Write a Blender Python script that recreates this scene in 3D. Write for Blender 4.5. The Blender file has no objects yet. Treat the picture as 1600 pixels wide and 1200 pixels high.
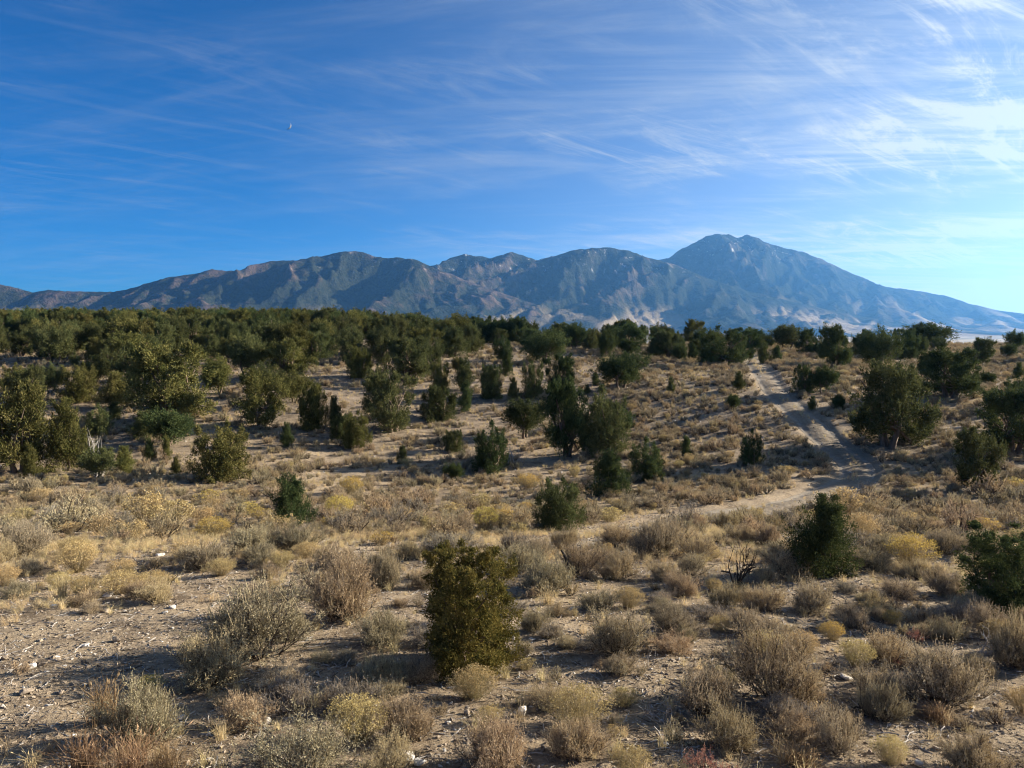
import bpy, bmesh, math, random
import numpy as np
from mathutils import Vector

# ------------------------------------------------------------------ camera, sky, sun, exposure
sc = bpy.context.scene
COL = sc.collection
R = math.radians
F = 1202.0                     # focal length in pixels of the 1600 px wide frame
PITCH = math.atan(90.0 / F)    # camera looks slightly down
cam_d = bpy.data.cameras.new("camera")
cam_d.sensor_width = 36.0
cam_d.lens = 36.0 * F / 1600.0
cam_d.clip_start = 0.1
cam_d.clip_end = 200000.0
cam = bpy.data.objects.new("camera", cam_d)
cam.rotation_euler = (math.pi / 2 - PITCH, 0, 0)
COL.objects.link(cam)
sc.camera = cam

SUN_AZ, SUN_EL = R(72), R(18.5)
world = bpy.data.worlds.new("World")
sc.world = world
world.use_nodes = True
wn, wl = world.node_tree.nodes, world.node_tree.links
wn.clear()


def N(nodes, kind, **kw):
    n = nodes.new(kind)
    for k, v in kw.items():
        if k == 'inp':
            for a, b in v.items():
                n.inputs[a].default_value = b
        else:
            setattr(n, k, v)
    return n


def build_world():
    sky = N(wn, 'ShaderNodeTexSky', sky_type='NISHITA', sun_disc=False)
    sky.sun_elevation = SUN_EL
    sky.sun_rotation = SUN_AZ
    sky.altitude = 2400
    sky.air_density = 1.0
    sky.dust_density = 0.9
    sky.ozone_density = 3.0
    hsv = N(wn, 'ShaderNodeHueSaturation', inp={'Saturation': 1.0, 'Value': 1.0})
    wl.new(sky.outputs[0], hsv.inputs['Color'])
    tint = N(wn, 'ShaderNodeMix', data_type='RGBA', blend_type='MULTIPLY')
    tint.inputs[0].default_value = 1.0
    tint.inputs[7].default_value = (0.030, 0.400, 0.740, 1)
    gm = N(wn, 'ShaderNodeGamma', inp={'Gamma': 1.0})
    wl.new(hsv.outputs[0], gm.inputs[0])
    wl.new(gm.outputs[0], tint.inputs[6])
    # cirrus: streaks on a high shell, seen in perspective
    tc = N(wn, 'ShaderNodeTexCoord')
    sep = N(wn, 'ShaderNodeSeparateXYZ')
    wl.new(tc.outputs['Generated'], sep.inputs[0])
    zc = N(wn, 'ShaderNodeMath', operation='MAXIMUM', inp={1: 0.0})
    wl.new(sep.outputs[2], zc.inputs[0])
    za = N(wn, 'ShaderNodeMath', operation='ADD', inp={1: 0.10})
    wl.new(zc.outputs[0], za.inputs[0])
    px = N(wn, 'ShaderNodeMath', operation='DIVIDE')
    py = N(wn, 'ShaderNodeMath', operation='DIVIDE')
    wl.new(sep.outputs[0], px.inputs[0]); wl.new(za.outputs[0], px.inputs[1])
    wl.new(sep.outputs[1], py.inputs[0]); wl.new(za.outputs[0], py.inputs[1])
    cmb = N(wn, 'ShaderNodeCombineXYZ')
    wl.new(px.outputs[0], cmb.inputs[0]); wl.new(py.outputs[0], cmb.inputs[1])

    def layer(rot, scale, loc, ns, detail, rough, dist, lo, hi):
        mp = N(wn, 'ShaderNodeMapping', vector_type='TEXTURE')
        mp.inputs['Rotation'].default_value = (0, 0, R(rot))
        mp.inputs['Scale'].default_value = (1 / scale[0], 1 / scale[1], 1)
        mp.inputs['Location'].default_value = loc
        wl.new(cmb.outputs[0], mp.inputs[0])
        nz = N(wn, 'ShaderNodeTexNoise', inp={'Scale': ns, 'Detail': detail, 'Roughness': rough, 'Distortion': dist})
        wl.new(mp.outputs[0], nz.inputs['Vector'])
        rp = N(wn, 'ShaderNodeMapRange', interpolation_type='SMOOTHSTEP', inp={1: lo, 2: hi})
        wl.new(nz.outputs[0], rp.inputs[0])
        return rp.outputs[0]

    def mul(a, b):
        m = N(wn, 'ShaderNodeMath', operation='MULTIPLY')
        for i, s in enumerate((a, b)):
            if isinstance(s, (int, float)):
                m.inputs[i].default_value = s
            else:
                wl.new(s, m.inputs[i])
        return m.outputs[0]

    def add(a, b):
        m = N(wn, 'ShaderNodeMath', operation='ADD', use_clamp=True)
        wl.new(a, m.inputs[0]); wl.new(b, m.inputs[1])
        return m.outputs[0]
    big = layer(24, (0.55, 0.75, 1), (-0.9, 1.4, 0), 1.0, 4, 0.6, 0.4, 0.38, 0.60)
    streak = layer(-16, (0.42, 1.25, 1), (7.3, 2.2, 0), 1.7, 12, 0.70, 1.0, 0.42, 0.80)
    fine = layer(40, (0.6, 2.3, 1), (1.3, 9.2, 0), 2.2, 12, 0.70, 1.2, 0.44, 0.76)
    veil = layer(-6, (0.22, 1.0, 1), (2.5, 4.4, 0), 1.9, 10, 0.66, 0.6, 0.44, 0.76)
    a = add(mul(mul(add(streak, mul(fine, 1.1)), big), 0.78), mul(veil, 0.48))
    lo = N(wn, 'ShaderNodeMapRange', interpolation_type='SMOOTHSTEP', inp={1: -0.01, 2: 0.03})
    wl.new(sep.outputs[2], lo.inputs[0])
    a = mul(a, lo.outputs[0])
    # cloud light: the sky's own glow, whitened
    dt = N(wn, 'ShaderNodeVectorMath', operation='DOT_PRODUCT')
    wl.new(tc.outputs['Generated'], dt.inputs[0])
    dt.inputs[1].default_value = (math.sin(SUN_AZ) * math.cos(SUN_EL), math.cos(SUN_AZ) * math.cos(SUN_EL), math.sin(SUN_EL))
    dc = N(wn, 'ShaderNodeMath', operation='MAXIMUM', inp={1: 0.0})
    wl.new(dt.outputs['Value'], dc.inputs[0])
    dp = N(wn, 'ShaderNodeMath', operation='POWER', inp={1: 1.7})     # thin ice cloud scatters forward, brightest near the sun
    wl.new(dc.outputs[0], dp.inputs[0])
    # a faint even veil, thicker towards the horizon, that glows on the sun's side
    gl = N(wn, 'ShaderNodeMath', operation='DIVIDE')
    wl.new(dp.outputs[0], gl.inputs[0]); wl.new(za.outputs[0], gl.inputs[1])
    fw = N(wn, 'ShaderNodeMath', operation='MULTIPLY_ADD', inp={1: 1.55, 2: 0.22})
    wl.new(dp.outputs[0], fw.inputs[0])
    a = mul(a, fw.outputs[0])
    a = add(a, mul(gl.outputs[0], 0.225))
    cb = N(wn, 'ShaderNodeMath', operation='MULTIPLY_ADD', inp={1: 2.6, 2: 4.6})
    wl.new(dp.outputs[0], cb.inputs[0])
    cc = N(wn, 'ShaderNodeMix', data_type='RGBA', blend_type='MULTIPLY')
    cc.inputs[0].default_value = 1.0
    cc.inputs[6].default_value = (0.74, 0.78, 0.79, 1)
    wl.new(cb.outputs[0], cc.inputs[7])
    mix = N(wn, 'ShaderNodeMix', data_type='RGBA')
    wl.new(a, mix.inputs[0])
    wl.new(tint.outputs[2], mix.inputs[6])
    wl.new(cc.outputs[2], mix.inputs[7])
    bg = N(wn, 'ShaderNodeBackground', inp={'Strength': 0.05})
    wl.new(mix.outputs[2], bg.inputs[0])
    out = N(wn, 'ShaderNodeOutputWorld')
    wl.new(bg.outputs[0], out.inputs[0])


build_world()
sun_d = bpy.data.lights.new("sun", 'SUN')
sun_d.energy = 5.0
sun_d.angle = R(0.55)
sun_d.color = (1.0, 0.90, 0.74)
sun = bpy.data.objects.new("sun", sun_d)
sun_dir = Vector((math.sin(SUN_AZ) * math.cos(SUN_EL), math.cos(SUN_AZ) * math.cos(SUN_EL), math.sin(SUN_EL)))
sun.rotation_euler = sun_dir.to_track_quat('Z', 'Y').to_euler()
COL.objects.link(sun)

sc.view_settings.view_transform = 'Standard'
sc.view_settings.look = 'None'
sc.view_settings.exposure = 1.78
sc.view_settings.gamma = 1.0
sc.view_settings.use_curve_mapping = False
sc.cycles.use_denoising = True
sc.cycles.denoising_prefilter = 'ACCURATE'
sc.cycles.filter_width = 1.1
sc.cycles.max_bounces = 5
sc.cycles.diffuse_bounces = 3
sc.cycles.glossy_bounces = 1
sc.cycles.transmission_bounces = 3
sc.cycles.volume_bounces = 1
sc.cycles.transparent_max_bounces = 6
sc.cycles.sample_clamp_indirect = 4.0

# ------------------------------------------------------------------ noise and terrain
rng = np.random.default_rng(7)


def _hash(ix, iy, seed):
    h = (ix.astype(np.int64) * 374761393 + iy.astype(np.int64) * 668265263 + seed * 974634777) & 0xffffffff
    h = ((h ^ (h >> 13)) * 1274126177) & 0xffffffff
    return ((h ^ (h >> 16)) & 0xffff) / 65535.0


def pn(x, y, seed=0):
    """2D gradient noise, about -1..1"""
    x = np.asarray(x, float); y = np.asarray(y, float)
    ix = np.floor(x); iy = np.floor(y)
    fx = x - ix; fy = y - iy
    u = fx * fx * fx * (fx * (fx * 6 - 15) + 10); v = fy * fy * fy * (fy * (fy * 6 - 15) + 10)

    def g(dx, dy):
        a = _hash(ix + dx, iy + dy, seed) * 2 * np.pi
        return np.cos(a) * (fx - dx) + np.sin(a) * (fy - dy)
    a = g(0, 0) * (1 - u) + g(1, 0) * u
    b = g(0, 1) * (1 - u) + g(1, 1) * u
    return (a * (1 - v) + b * v) * 1.5


def fbm(x, y, oct=4, seed=0, gain=0.5):
    s = 0; a = 1.0; f = 1.0
    for i in range(oct):
        s = s + a * pn(x * f, y * f, seed + i * 17)
        a *= gain; f *= 2.03
    return s


def ss(a, b, x):
    t = np.clip((np.asarray(x, float) - a) / (b - a), 0, 1)
    return t * t * (3 - 2 * t)


_YK = [-4000, -400, -30, -5, 0, 3, 5, 7, 10, 14, 19, 22, 25, 28, 33, 40, 50, 60, 80, 100, 130, 170, 220, 300, 500, 1000, 2500, 6000, 30000]
_ZC = [-40, -14, -3, -1.7, -1.68, -2.9, -3.75, -4.1, -4.45, -4.95, -5.55, -6.05, -6.65, -7.1, -7.6, -7.85, -7.3, -6.4, -4.9, -3.75, -3.1, -4.2, -7, -13, -24, -40, -62, -78, -84]
_ZL = [-40, -14, -3, -1.7, -1.68, -2.9, -3.75, -4.1, -4.45, -4.95, -5.55, -6.0, -6.55, -6.95, -7.4, -7.5, -6.9, -6.0, -4.1, -2.8, -1.5, -0.4, 0.5, -1.5, -14, -36, -62, -78, -84]


def _table(k, z):
    t = np.linspace(np.arcsinh(-4000 / 8.), np.arcsinh(30000 / 8.), 4000)
    v = np.interp(t, np.arcsinh(np.array(k) / 8.), z)
    ker = np.hanning(91); ker /= ker.sum()
    vp = np.pad(v, 45, mode='edge')
    return t, np.convolve(vp, ker, 'valid')


_TT, _TC = _table(_YK, _ZC)
_, _TL = _table(_YK, _ZL)


def T(x, y):
    x = np.asarray(x, float); y = np.asarray(y, float)
    r = np.hypot(x, y)
    k = ss(250, 700, r)
    ye = y * (1 - k) + r * k
    a = np.arcsinh(ye / 8.)
    zc = np.interp(a, _TT, _TC); zl = np.interp(a, _TT, _TL)
    w = ss(-0.28, 0.12, x / np.maximum(np.abs(y), 25))
    z = zl * (1 - w) + zc * w
    z = z + 1.5 * np.exp(-(((x - 24) / 15) ** 2 + ((y - 66) / 17) ** 2))
    z = z - 0.8 * np.exp(-(((x + 3) / 12) ** 2 + ((y - 48) / 13) ** 2))
    z = z + 1.3 * np.exp(-(((x - 40) / 14) ** 2 + ((y - 50) / 20) ** 2))
    far = ss(14, 60, r)
    z = z + 0.30 * far * pn(x / 13, y / 13, 3) + 0.12 * ss(6, 25, r) * pn(x / 4.3, y / 4.3, 5)
    z = z + 2.5 * ss(300, 1500, r) * pn(x / 400, y / 400, 9)
    z = z + 0.05 * pn(x / 1.3, y / 1.3, 11) + 0.016 * pn(x / 0.33, y / 0.33, 13)
    return z


def ray(u, v):
    cx = (np.asarray(u, float) - 800) / F; cy = (600 - np.asarray(v, float)) / F
    return np.stack([cx, math.cos(PITCH) + math.sin(PITCH) * cy, -math.sin(PITCH) + math.cos(PITCH) * cy], -1)


def ground_at(u, v, tmax=320.0):
    """where the sight line through a point of the photograph meets the ground; t is the depth in metres"""
    d = ray(u, v)
    sh = d.shape[:-1]; d = d.reshape(-1, 3)
    t = np.full(len(d), 4.0); lo = t.copy(); hit = np.zeros(len(d), bool)
    while True:
        p = d * t[:, None]
        below = p[:, 2] < T(p[:, 0], p[:, 1])
        hit |= below
        go = ~hit & (t < tmax)
        if not go.any():
            break
        lo = np.where(go, t, lo)
        t = np.where(go, t * 1.006 + 0.01, t)
    hi = t.copy()
    for _ in range(18):
        m = (lo + hi) / 2; p = d * m[:, None]
        b = p[:, 2] < T(p[:, 0], p[:, 1])
        hi = np.where(b, m, hi); lo = np.where(b, lo, m)
    p = d * hi[:, None]
    return p[:, 0].reshape(sh), p[:, 1].reshape(sh), hi.reshape(sh)


# the dirt track, read off the photograph and laid on the terrain
_trk = np.array([(1164, 552), (1178, 568), (1203, 598), (1235, 632), (1268, 662), (1304, 697), (1336, 724), (1332, 748),
                 (1285, 770), (1225, 787), (1150, 799), (1060, 810), (985, 823), (915, 837), (858, 849)], float)
_tx, _ty, _td = ground_at(_trk[:, 0], _trk[:, 1])
_far = np.array([_tx[0] - 6, _ty[0] + 30])


def catmull(P, n):
    P = np.vstack([2 * P[0] - P[1], P, 2 * P[-1] - P[-2]])
    out = []
    for i in range(1, len(P) - 2):
        t = np.linspace(0, 1, n, endpoint=False)[:, None]
        a, b, c, d = P[i - 1], P[i], P[i + 1], P[i + 2]
        out.append(0.5 * (2 * b + (c - a) * t + (2 * a - 5 * b + 4 * c - d) * t ** 2 + (3 * b - a - 3 * c + d) * t ** 3))
    out.append(P[-2][None])
    return np.vstack(out)


TRACK = catmull(np.vstack([_far, np.stack([_tx, _ty], -1)]), 24)


def track_d(x, y):
    x = np.asarray(x, float); y = np.asarray(y, float)
    sh = x.shape; x = x.ravel(); y = y.ravel()
    d = np.full(x.shape, 1e3)
    m = (y > TRACK[:, 1].min() - 6) & (y < TRACK[:, 1].max() + 6) & (x > TRACK[:, 0].min() - 6) & (x < TRACK[:, 0].max() + 6)
    idx = np.where(m)[0]
    for s in range(0, len(idx), 4000):
        j = idx[s:s + 4000]
        q = np.stack([x[j], y[j]], -1)
        A = TRACK[:-1]; B = TRACK[1:]; AB = B - A
        t = np.clip(((q[:, None] - A) * AB).sum(-1) / (AB * AB).sum(-1), 0, 1)
        d[j] = np.sqrt((((A + AB * t[..., None]) - q[:, None]) ** 2).sum(-1)).min(1)
    return d.reshape(sh)


def bare(x, y):
    """the open dirt at the near left, 1 inside"""
    n = 0.35 * pn(x / 1.7, y / 1.7, 41)
    e = ((x + 5.0) / 2.7) ** 2 + ((y - 10.9) / 2.1) ** 2
    e2 = ((x + 6.3) / 2.6) ** 2 + ((y - 9.0) / 2.0) ** 2
    return 1 - ss(0.75, 1.25, np.minimum(e, e2) + n)


# ------------------------------------------------------------------ mesh helpers
def mesh(name, v, faces, mats, midx=None, smooth=False, attrs=None):
    """faces: (n,3) or (n,4) int array, or a list of such arrays"""
    if not isinstance(faces, (list, tuple)):
        faces = [faces]
    faces = [np.asarray(f, np.int32) for f in faces if len(f)]
    me = bpy.data.meshes.new(name)
    v = np.asarray(v, np.float32)
    me.vertices.add(len(v)); me.vertices.foreach_set("co", v.ravel())
    loops = np.concatenate([f.ravel() for f in faces])
    cnt = np.concatenate([np.full(len(f), f.shape[1], np.int32) for f in faces])
    st = np.concatenate([[0], np.cumsum(cnt)[:-1]]).astype(np.int32)
    me.loops.add(len(loops)); me.loops.foreach_set("vertex_index", loops)
    me.polygons.add(len(cnt)); me.polygons.foreach_set("loop_start", st)
    for m in mats:
        me.materials.append(m)
    if midx is not None:
        me.polygons.foreach_set("material_index", np.asarray(midx, np.int32))
    me.polygons.foreach_set("use_smooth", np.full(len(cnt), smooth))
    for k, a in (attrs or {}).items():
        at = me.attributes.new(k, 'FLOAT', 'POINT'); at.data.foreach_set("value", np.asarray(a, np.float32).ravel())
    me.update(calc_edges=True)
    me.validate()
    return me


def link(name, data, parent=None, loc=None, rotz=0, scale=None):
    o = bpy.data.objects.new(name, data)
    COL.objects.link(o)
    if parent: o.parent = parent
    if loc is not None: o.location = loc
    if rotz: o.rotation_euler = (0, 0, rotz)
    if scale is not None: o.scale = scale
    return o


def tag(o, label=None, cat=None, group=None, kind=None):
    if label: o["label"] = label
    if cat: o["category"] = cat
    if group: o["group"] = group
    if kind: o["kind"] = kind
    return o


def norm_geo(geos, ref, wq=0.985):
    """scale a plant so that its body is 1 wide and 1 high"""
    V = np.concatenate([v for i in ref for v in geos[i].v])
    r = np.quantile(np.hypot(V[:, 0], V[:, 1]), wq) * 2
    h = np.quantile(V[:, 2], 0.995)
    for g in geos:
        g.v = [v / np.array([r, r, h]) for v in g.v]
    return geos


class Geo:
    """collects pieces: vertices, tri and quad faces with a material slot"""
    def __init__(s):
        s.v = []; s.f = []; s.m = []; s.n = 0

    def add(s, v, f, m=0):
        v = np.asarray(v, float).reshape(-1, 3); f = np.asarray(f, int)
        if len(f) == 0: return
        s.v.append(v); s.f.append(f + s.n); s.m.append(np.full(len(f), m)); s.n += len(v)

    def build(s, name, mats, smooth=False):
        q = [i for i in range(len(s.f)) if s.f[i].shape[1] == 4]; t = [i for i in range(len(s.f)) if s.f[i].shape[1] == 3]
        o = q + t
        return mesh(name, np.concatenate(s.v), [s.f[i] for i in o], mats, np.concatenate([s.m[i] for i in o]), smooth)

    def merge(s, other, m=0):
        base = s.n
        s.v += other.v; s.f += [f + base for f in other.f]; s.m += [mm + m for mm in other.m]; s.n += other.n


def unit(a):
    return a / np.maximum(np.linalg.norm(a, axis=-1, keepdims=True), 1e-9)


def ribbons(g, P, w, rg, m=0, tip=0.25):
    """P (n,k,3) poly-lines -> thin tapered strips"""
    n, k, _ = P.shape
    d = unit(P[:, -1] - P[:, 0])
    s = unit(np.cross(d, rg.normal(size=(n, 3))))
    ww = (np.asarray(w).reshape(-1, 1) * np.linspace(1, tip, k)[None, :])[..., None] * s[:, None, :] * 0.5
    V = np.stack([P - ww, P + ww], 2).reshape(n, k * 2, 3)
    i = np.arange(n)[:, None] * (2 * k)
    fs = [np.concatenate([i + 2 * j, i + 2 * j + 1, i + 2 * j + 3, i + 2 * j + 2], 1) for j in range(k - 1)]
    g.add(V.reshape(-1, 3), np.concatenate(fs), m)


def leaves(g, p, d, L, W, rg, m=0):
    """kite-shaped leaves at p along d"""
    n = len(p)
    s = unit(np.cross(d, rg.normal(size=(n, 3))))
    L = np.broadcast_to(np.asarray(L, float), (n,))[:, None]; W = np.broadcast_to(np.asarray(W, float), (n,))[:, None]
    b = np.cross(s, d) * L * 0.12
    V = np.stack([p, p + d * L * 0.5 + s * W * 0.5 + b, p + d * L, p + d * L * 0.5 - s * W * 0.5 + b], 1)
    i = np.arange(n)[:, None] * 4
    g.add(V.reshape(-1, 3), i + np.array([[0, 1, 2, 3]]), m)


def tube(g, P, r, sides=6, m=0):
    P = np.asarray(P, float); k = len(P); r = np.broadcast_to(np.asarray(r, float), (k,))
    d = unit(np.gradient(P, axis=0))
    a = unit(np.cross(d, np.array([0.31, 0.9, 0.22]))); b = np.cross(d, a)
    th = np.arange(sides) * 2 * np.pi / sides
    V = P[:, None] + (a[:, None] * np.cos(th)[None, :, None] + b[:, None] * np.sin(th)[None, :, None]) * r[:, None, None]
    f = []
    for i in range(k - 1):
        for j in range(sides):
            f.append((i * sides + j, i * sides + (j + 1) % sides, (i + 1) * sides + (j + 1) % sides, (i + 1) * sides + j))
    g.add(V.reshape(-1, 3), f, m)


# ------------------------------------------------------------------ materials
def mat(name):
    m = bpy.data.materials.new(name); m.use_nodes = True
    nt = m.node_tree; nt.nodes.clear()
    out = N(nt.nodes, 'ShaderNodeOutputMaterial')
    return m, nt.nodes, nt.links, out


def ramp(nodes, links, src, stops):
    r = N(nodes, 'ShaderNodeValToRGB')
    e = r.color_ramp.elements
    while len(e) < len(stops): e.new(0.5)
    for el, (p, c) in zip(e, stops):
        el.position = p; el.color = (*c, 1)
    links.new(src, r.inputs[0])
    return r.outputs[0]


def mixc(nodes, links, f, a, b, blend='MIX'):
    m = N(nodes, 'ShaderNodeMix', data_type='RGBA', blend_type=blend)
    for i, s in ((0, f), (6, a), (7, b)):
        if isinstance(s, (int, float)): m.inputs[i].default_value = s
        elif isinstance(s, tuple): m.inputs[i].default_value = (*s, 1)
        else: links.new(s, m.inputs[i])
    return m.outputs[2]


def noise(nodes, links, vec, scale, detail=4, rough=0.55, dist=0.0):
    n = N(nodes, 'ShaderNodeTexNoise', inp={'Scale': scale, 'Detail': detail, 'Roughness': rough, 'Distortion': dist})
    if vec is not None: links.new(vec, n.inputs['Vector'])
    return n.outputs[0]


def mrange(nodes, links, src, lo, hi, a=0.0, b=1.0):
    n = N(nodes, 'ShaderNodeMapRange', interpolation_type='SMOOTHSTEP', inp={1: lo, 2: hi, 3: a, 4: b})
    links.new(src, n.inputs[0])
    return n.outputs[0]


def plant(name, c_lo, c_mid, c_hi, trans=0.22, vary=0.25, patch=0.0, scale=5.0):
    """leaf / twig colour: differs from piece to piece, from branch to branch and from plant to plant"""
    m, n, l, out = mat(name)
    geo = N(n, 'ShaderNodeNewGeometry'); oi = N(n, 'ShaderNodeObjectInfo')
    c = ramp(n, l, geo.outputs['Random Per Island'], [(0.0, c_lo), (0.55, c_mid), (1.0, c_hi)])
    if patch:
        tc = N(n, 'ShaderNodeTexCoord'); nz = noise(n, l, tc.outputs['Object'], scale, 2)
        c = mixc(n, l, mrange(n, l, nz, 0.40, 0.66, 0, patch), c, c_hi)
        c = mixc(n, l, mrange(n, l, nz, 0.46, 0.34, 0, patch), c, c_lo)
    hs = N(n, 'ShaderNodeHueSaturation')
    l.new(c, hs.inputs['Color'])
    v = N(n, 'ShaderNodeMapRange', inp={1: 0, 2: 1, 3: 1 - vary, 4: 1 + vary}); l.new(oi.outputs['Random'], v.inputs[0])
    l.new(v.outputs[0], hs.inputs['Value'])
    wn_ = N(n, 'ShaderNodeTexWhiteNoise', noise_dimensions='1D'); l.new(oi.outputs['Random'], wn_.inputs['W'])
    h = N(n, 'ShaderNodeMapRange', inp={1: 0, 2: 1, 3: 0.485, 4: 0.51}); l.new(wn_.outputs[0], h.inputs[0])
    l.new(h.outputs[0], hs.inputs['Hue'])
    d = N(n, 'ShaderNodeBsdfDiffuse', inp={'Roughness': 0.6}); l.new(hs.outputs[0], d.inputs[0])
    t = N(n, 'ShaderNodeBsdfTranslucent'); l.new(hs.outputs[0], t.inputs[0])
    mx = N(n, 'ShaderNodeMixShader', inp={0: trans}); l.new(d.outputs[0], mx.inputs[1]); l.new(t.outputs[0], mx.inputs[2])
    l.new(mx.outputs[0], out.inputs[0])
    return m


M = {}
M['jun_olive'] = plant('juniper_olive', (0.052, 0.060, 0.019), (0.125, 0.130, 0.042), (0.245, 0.222, 0.078), 0.16, 0.2, 0.5)
M['jun_gold'] = plant('juniper_gold', (0.050, 0.056, 0.016), (0.130, 0.124, 0.034), (0.290, 0.240, 0.068), 0.16, 0.03, 0.5, 7)
M['jun_green'] = plant('juniper_green', (0.040, 0.055, 0.023), (0.098, 0.115, 0.046), (0.190, 0.192, 0.078), 0.16, 0.25, 0.5)
M['jun_dark'] = plant('juniper_dark', (0.030, 0.050, 0.023), (0.074, 0.104, 0.042), (0.148, 0.174, 0.066), 0.16, 0.2, 0.5)
M['sage_leaf'] = plant('sage_leaf', (0.21, 0.178, 0.115), (0.40, 0.34, 0.222), (0.60, 0.52, 0.345), 0.16, 0.2, 0.4, 4)
M['sage_tan'] = plant('sage_tan', (0.26, 0.195, 0.112), (0.47, 0.37, 0.222), (0.66, 0.54, 0.335), 0.16, 0.2, 0.4, 4)
M['straw'] = plant('seed_stalk', (0.40, 0.315, 0.185), (0.52, 0.42, 0.255), (0.64, 0.53, 0.34), 0.2, 0.12)
M['sage_grey'] = plant('sage_grey', (0.16, 0.142, 0.115), (0.32, 0.285, 0.228), (0.50, 0.45, 0.355), 0.16, 0.2, 0.4, 4)
M['sage_bark'] = plant('sage_bark', (0.045, 0.036, 0.029), (0.11, 0.089, 0.070), (0.22, 0.185, 0.15), 0.0, 0.2)
M['rabbit_stem'] = plant('rabbit_stem', (0.22, 0.175, 0.09), (0.36, 0.29, 0.155), (0.50, 0.41, 0.24), 0.2, 0.2)
M['rabbit_gold'] = plant('rabbit_gold', (0.42, 0.315, 0.135), (0.56, 0.44, 0.205), (0.68, 0.56, 0.31), 0.25, 0.12)
M['rabbit_yellow'] = plant('rabbit_yellow', (0.44, 0.325, 0.085), (0.58, 0.45, 0.13), (0.70, 0.57, 0.22), 0.25, 0.1)
M['grass_dry'] = plant('grass_dry', (0.46, 0.36, 0.19), (0.62, 0.50, 0.285), (0.74, 0.62, 0.38), 0.3, 0.2)
M['grass_rust'] = plant('grass_rust', (0.17, 0.115, 0.058), (0.30, 0.21, 0.115), (0.44, 0.325, 0.19), 0.25, 0.15)
M['red_leaf'] = plant('red_leaf', (0.34, 0.15, 0.11), (0.48, 0.24, 0.18), (0.58, 0.36, 0.26), 0.25, 0.15)


def bark_mat(name, a, b, sc_):
    m, n, l, out = mat(name)
    tc = N(n, 'ShaderNodeTexCoord')
    mp = N(n, 'ShaderNodeMapping'); mp.inputs['Scale'].default_value = (1, 1, 0.18); l.new(tc.outputs['Object'], mp.inputs[0])
    nz = noise(n, l, mp.outputs[0], sc_, 6, 0.65)
    c = ramp(n, l, nz, [(0.3, a), (0.7, b)])
    bs = N(n, 'ShaderNodeBsdfPrincipled', inp={'Roughness': 0.9, 'Specular IOR Level': 0.2}); l.new(c, bs.inputs['Base Color'])
    bp = N(n, 'ShaderNodeBump', inp={'Strength': 0.7, 'Distance': 0.02}); l.new(nz, bp.inputs['Height']); l.new(bp.outputs[0], bs.inputs['Normal'])
    l.new(bs.outputs[0], out.inputs[0])
    return m


M['bark'] = bark_mat('juniper_bark', (0.07, 0.05, 0.035), (0.22, 0.165, 0.12), 40)
M['dead_grey'] = bark_mat('weathered_wood', (0.26, 0.23, 0.20), (0.55, 0.51, 0.46), 60)
M['dead_black'] = bark_mat('charred_wood', (0.018, 0.015, 0.013), (0.07, 0.058, 0.05), 60)


def rock_mat(name, a, b, c):
    m, n, l, out = mat(name)
    tc = N(n, 'ShaderNodeTexCoord'); oi = N(n, 'ShaderNodeObjectInfo')
    nz = noise(n, l, tc.outputs['Object'], 3.0, 8, 0.65)
    col = ramp(n, l, nz, [(0.3, a), (0.52, b), (0.75, c)])
    hs = N(n, 'ShaderNodeHueSaturation'); l.new(col, hs.inputs['Color'])
    v = N(n, 'ShaderNodeMapRange', inp={3: 0.6, 4: 1.25}); l.new(oi.outputs['Random'], v.inputs[0]); l.new(v.outputs[0], hs.inputs['Value'])
    bs = N(n, 'ShaderNodeBsdfPrincipled', inp={'Roughness': 0.85, 'Specular IOR Level': 0.3}); l.new(hs.outputs[0], bs.inputs['Base Color'])
    bp = N(n, 'ShaderNodeBump', inp={'Strength': 0.6, 'Distance': 0.05}); l.new(nz, bp.inputs['Height']); l.new(bp.outputs[0], bs.inputs['Normal'])
    l.new(bs.outputs[0], out.inputs[0])
    return m


M['rock_pale'] = rock_mat('pale_limestone', (0.34, 0.30, 0.25), (0.58, 0.54, 0.48), (0.74, 0.71, 0.66))
M['rock_grey'] = rock_mat('grey_stone', (0.14, 0.108, 0.080), (0.27, 0.215, 0.158), (0.44, 0.36, 0.27))


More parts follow.
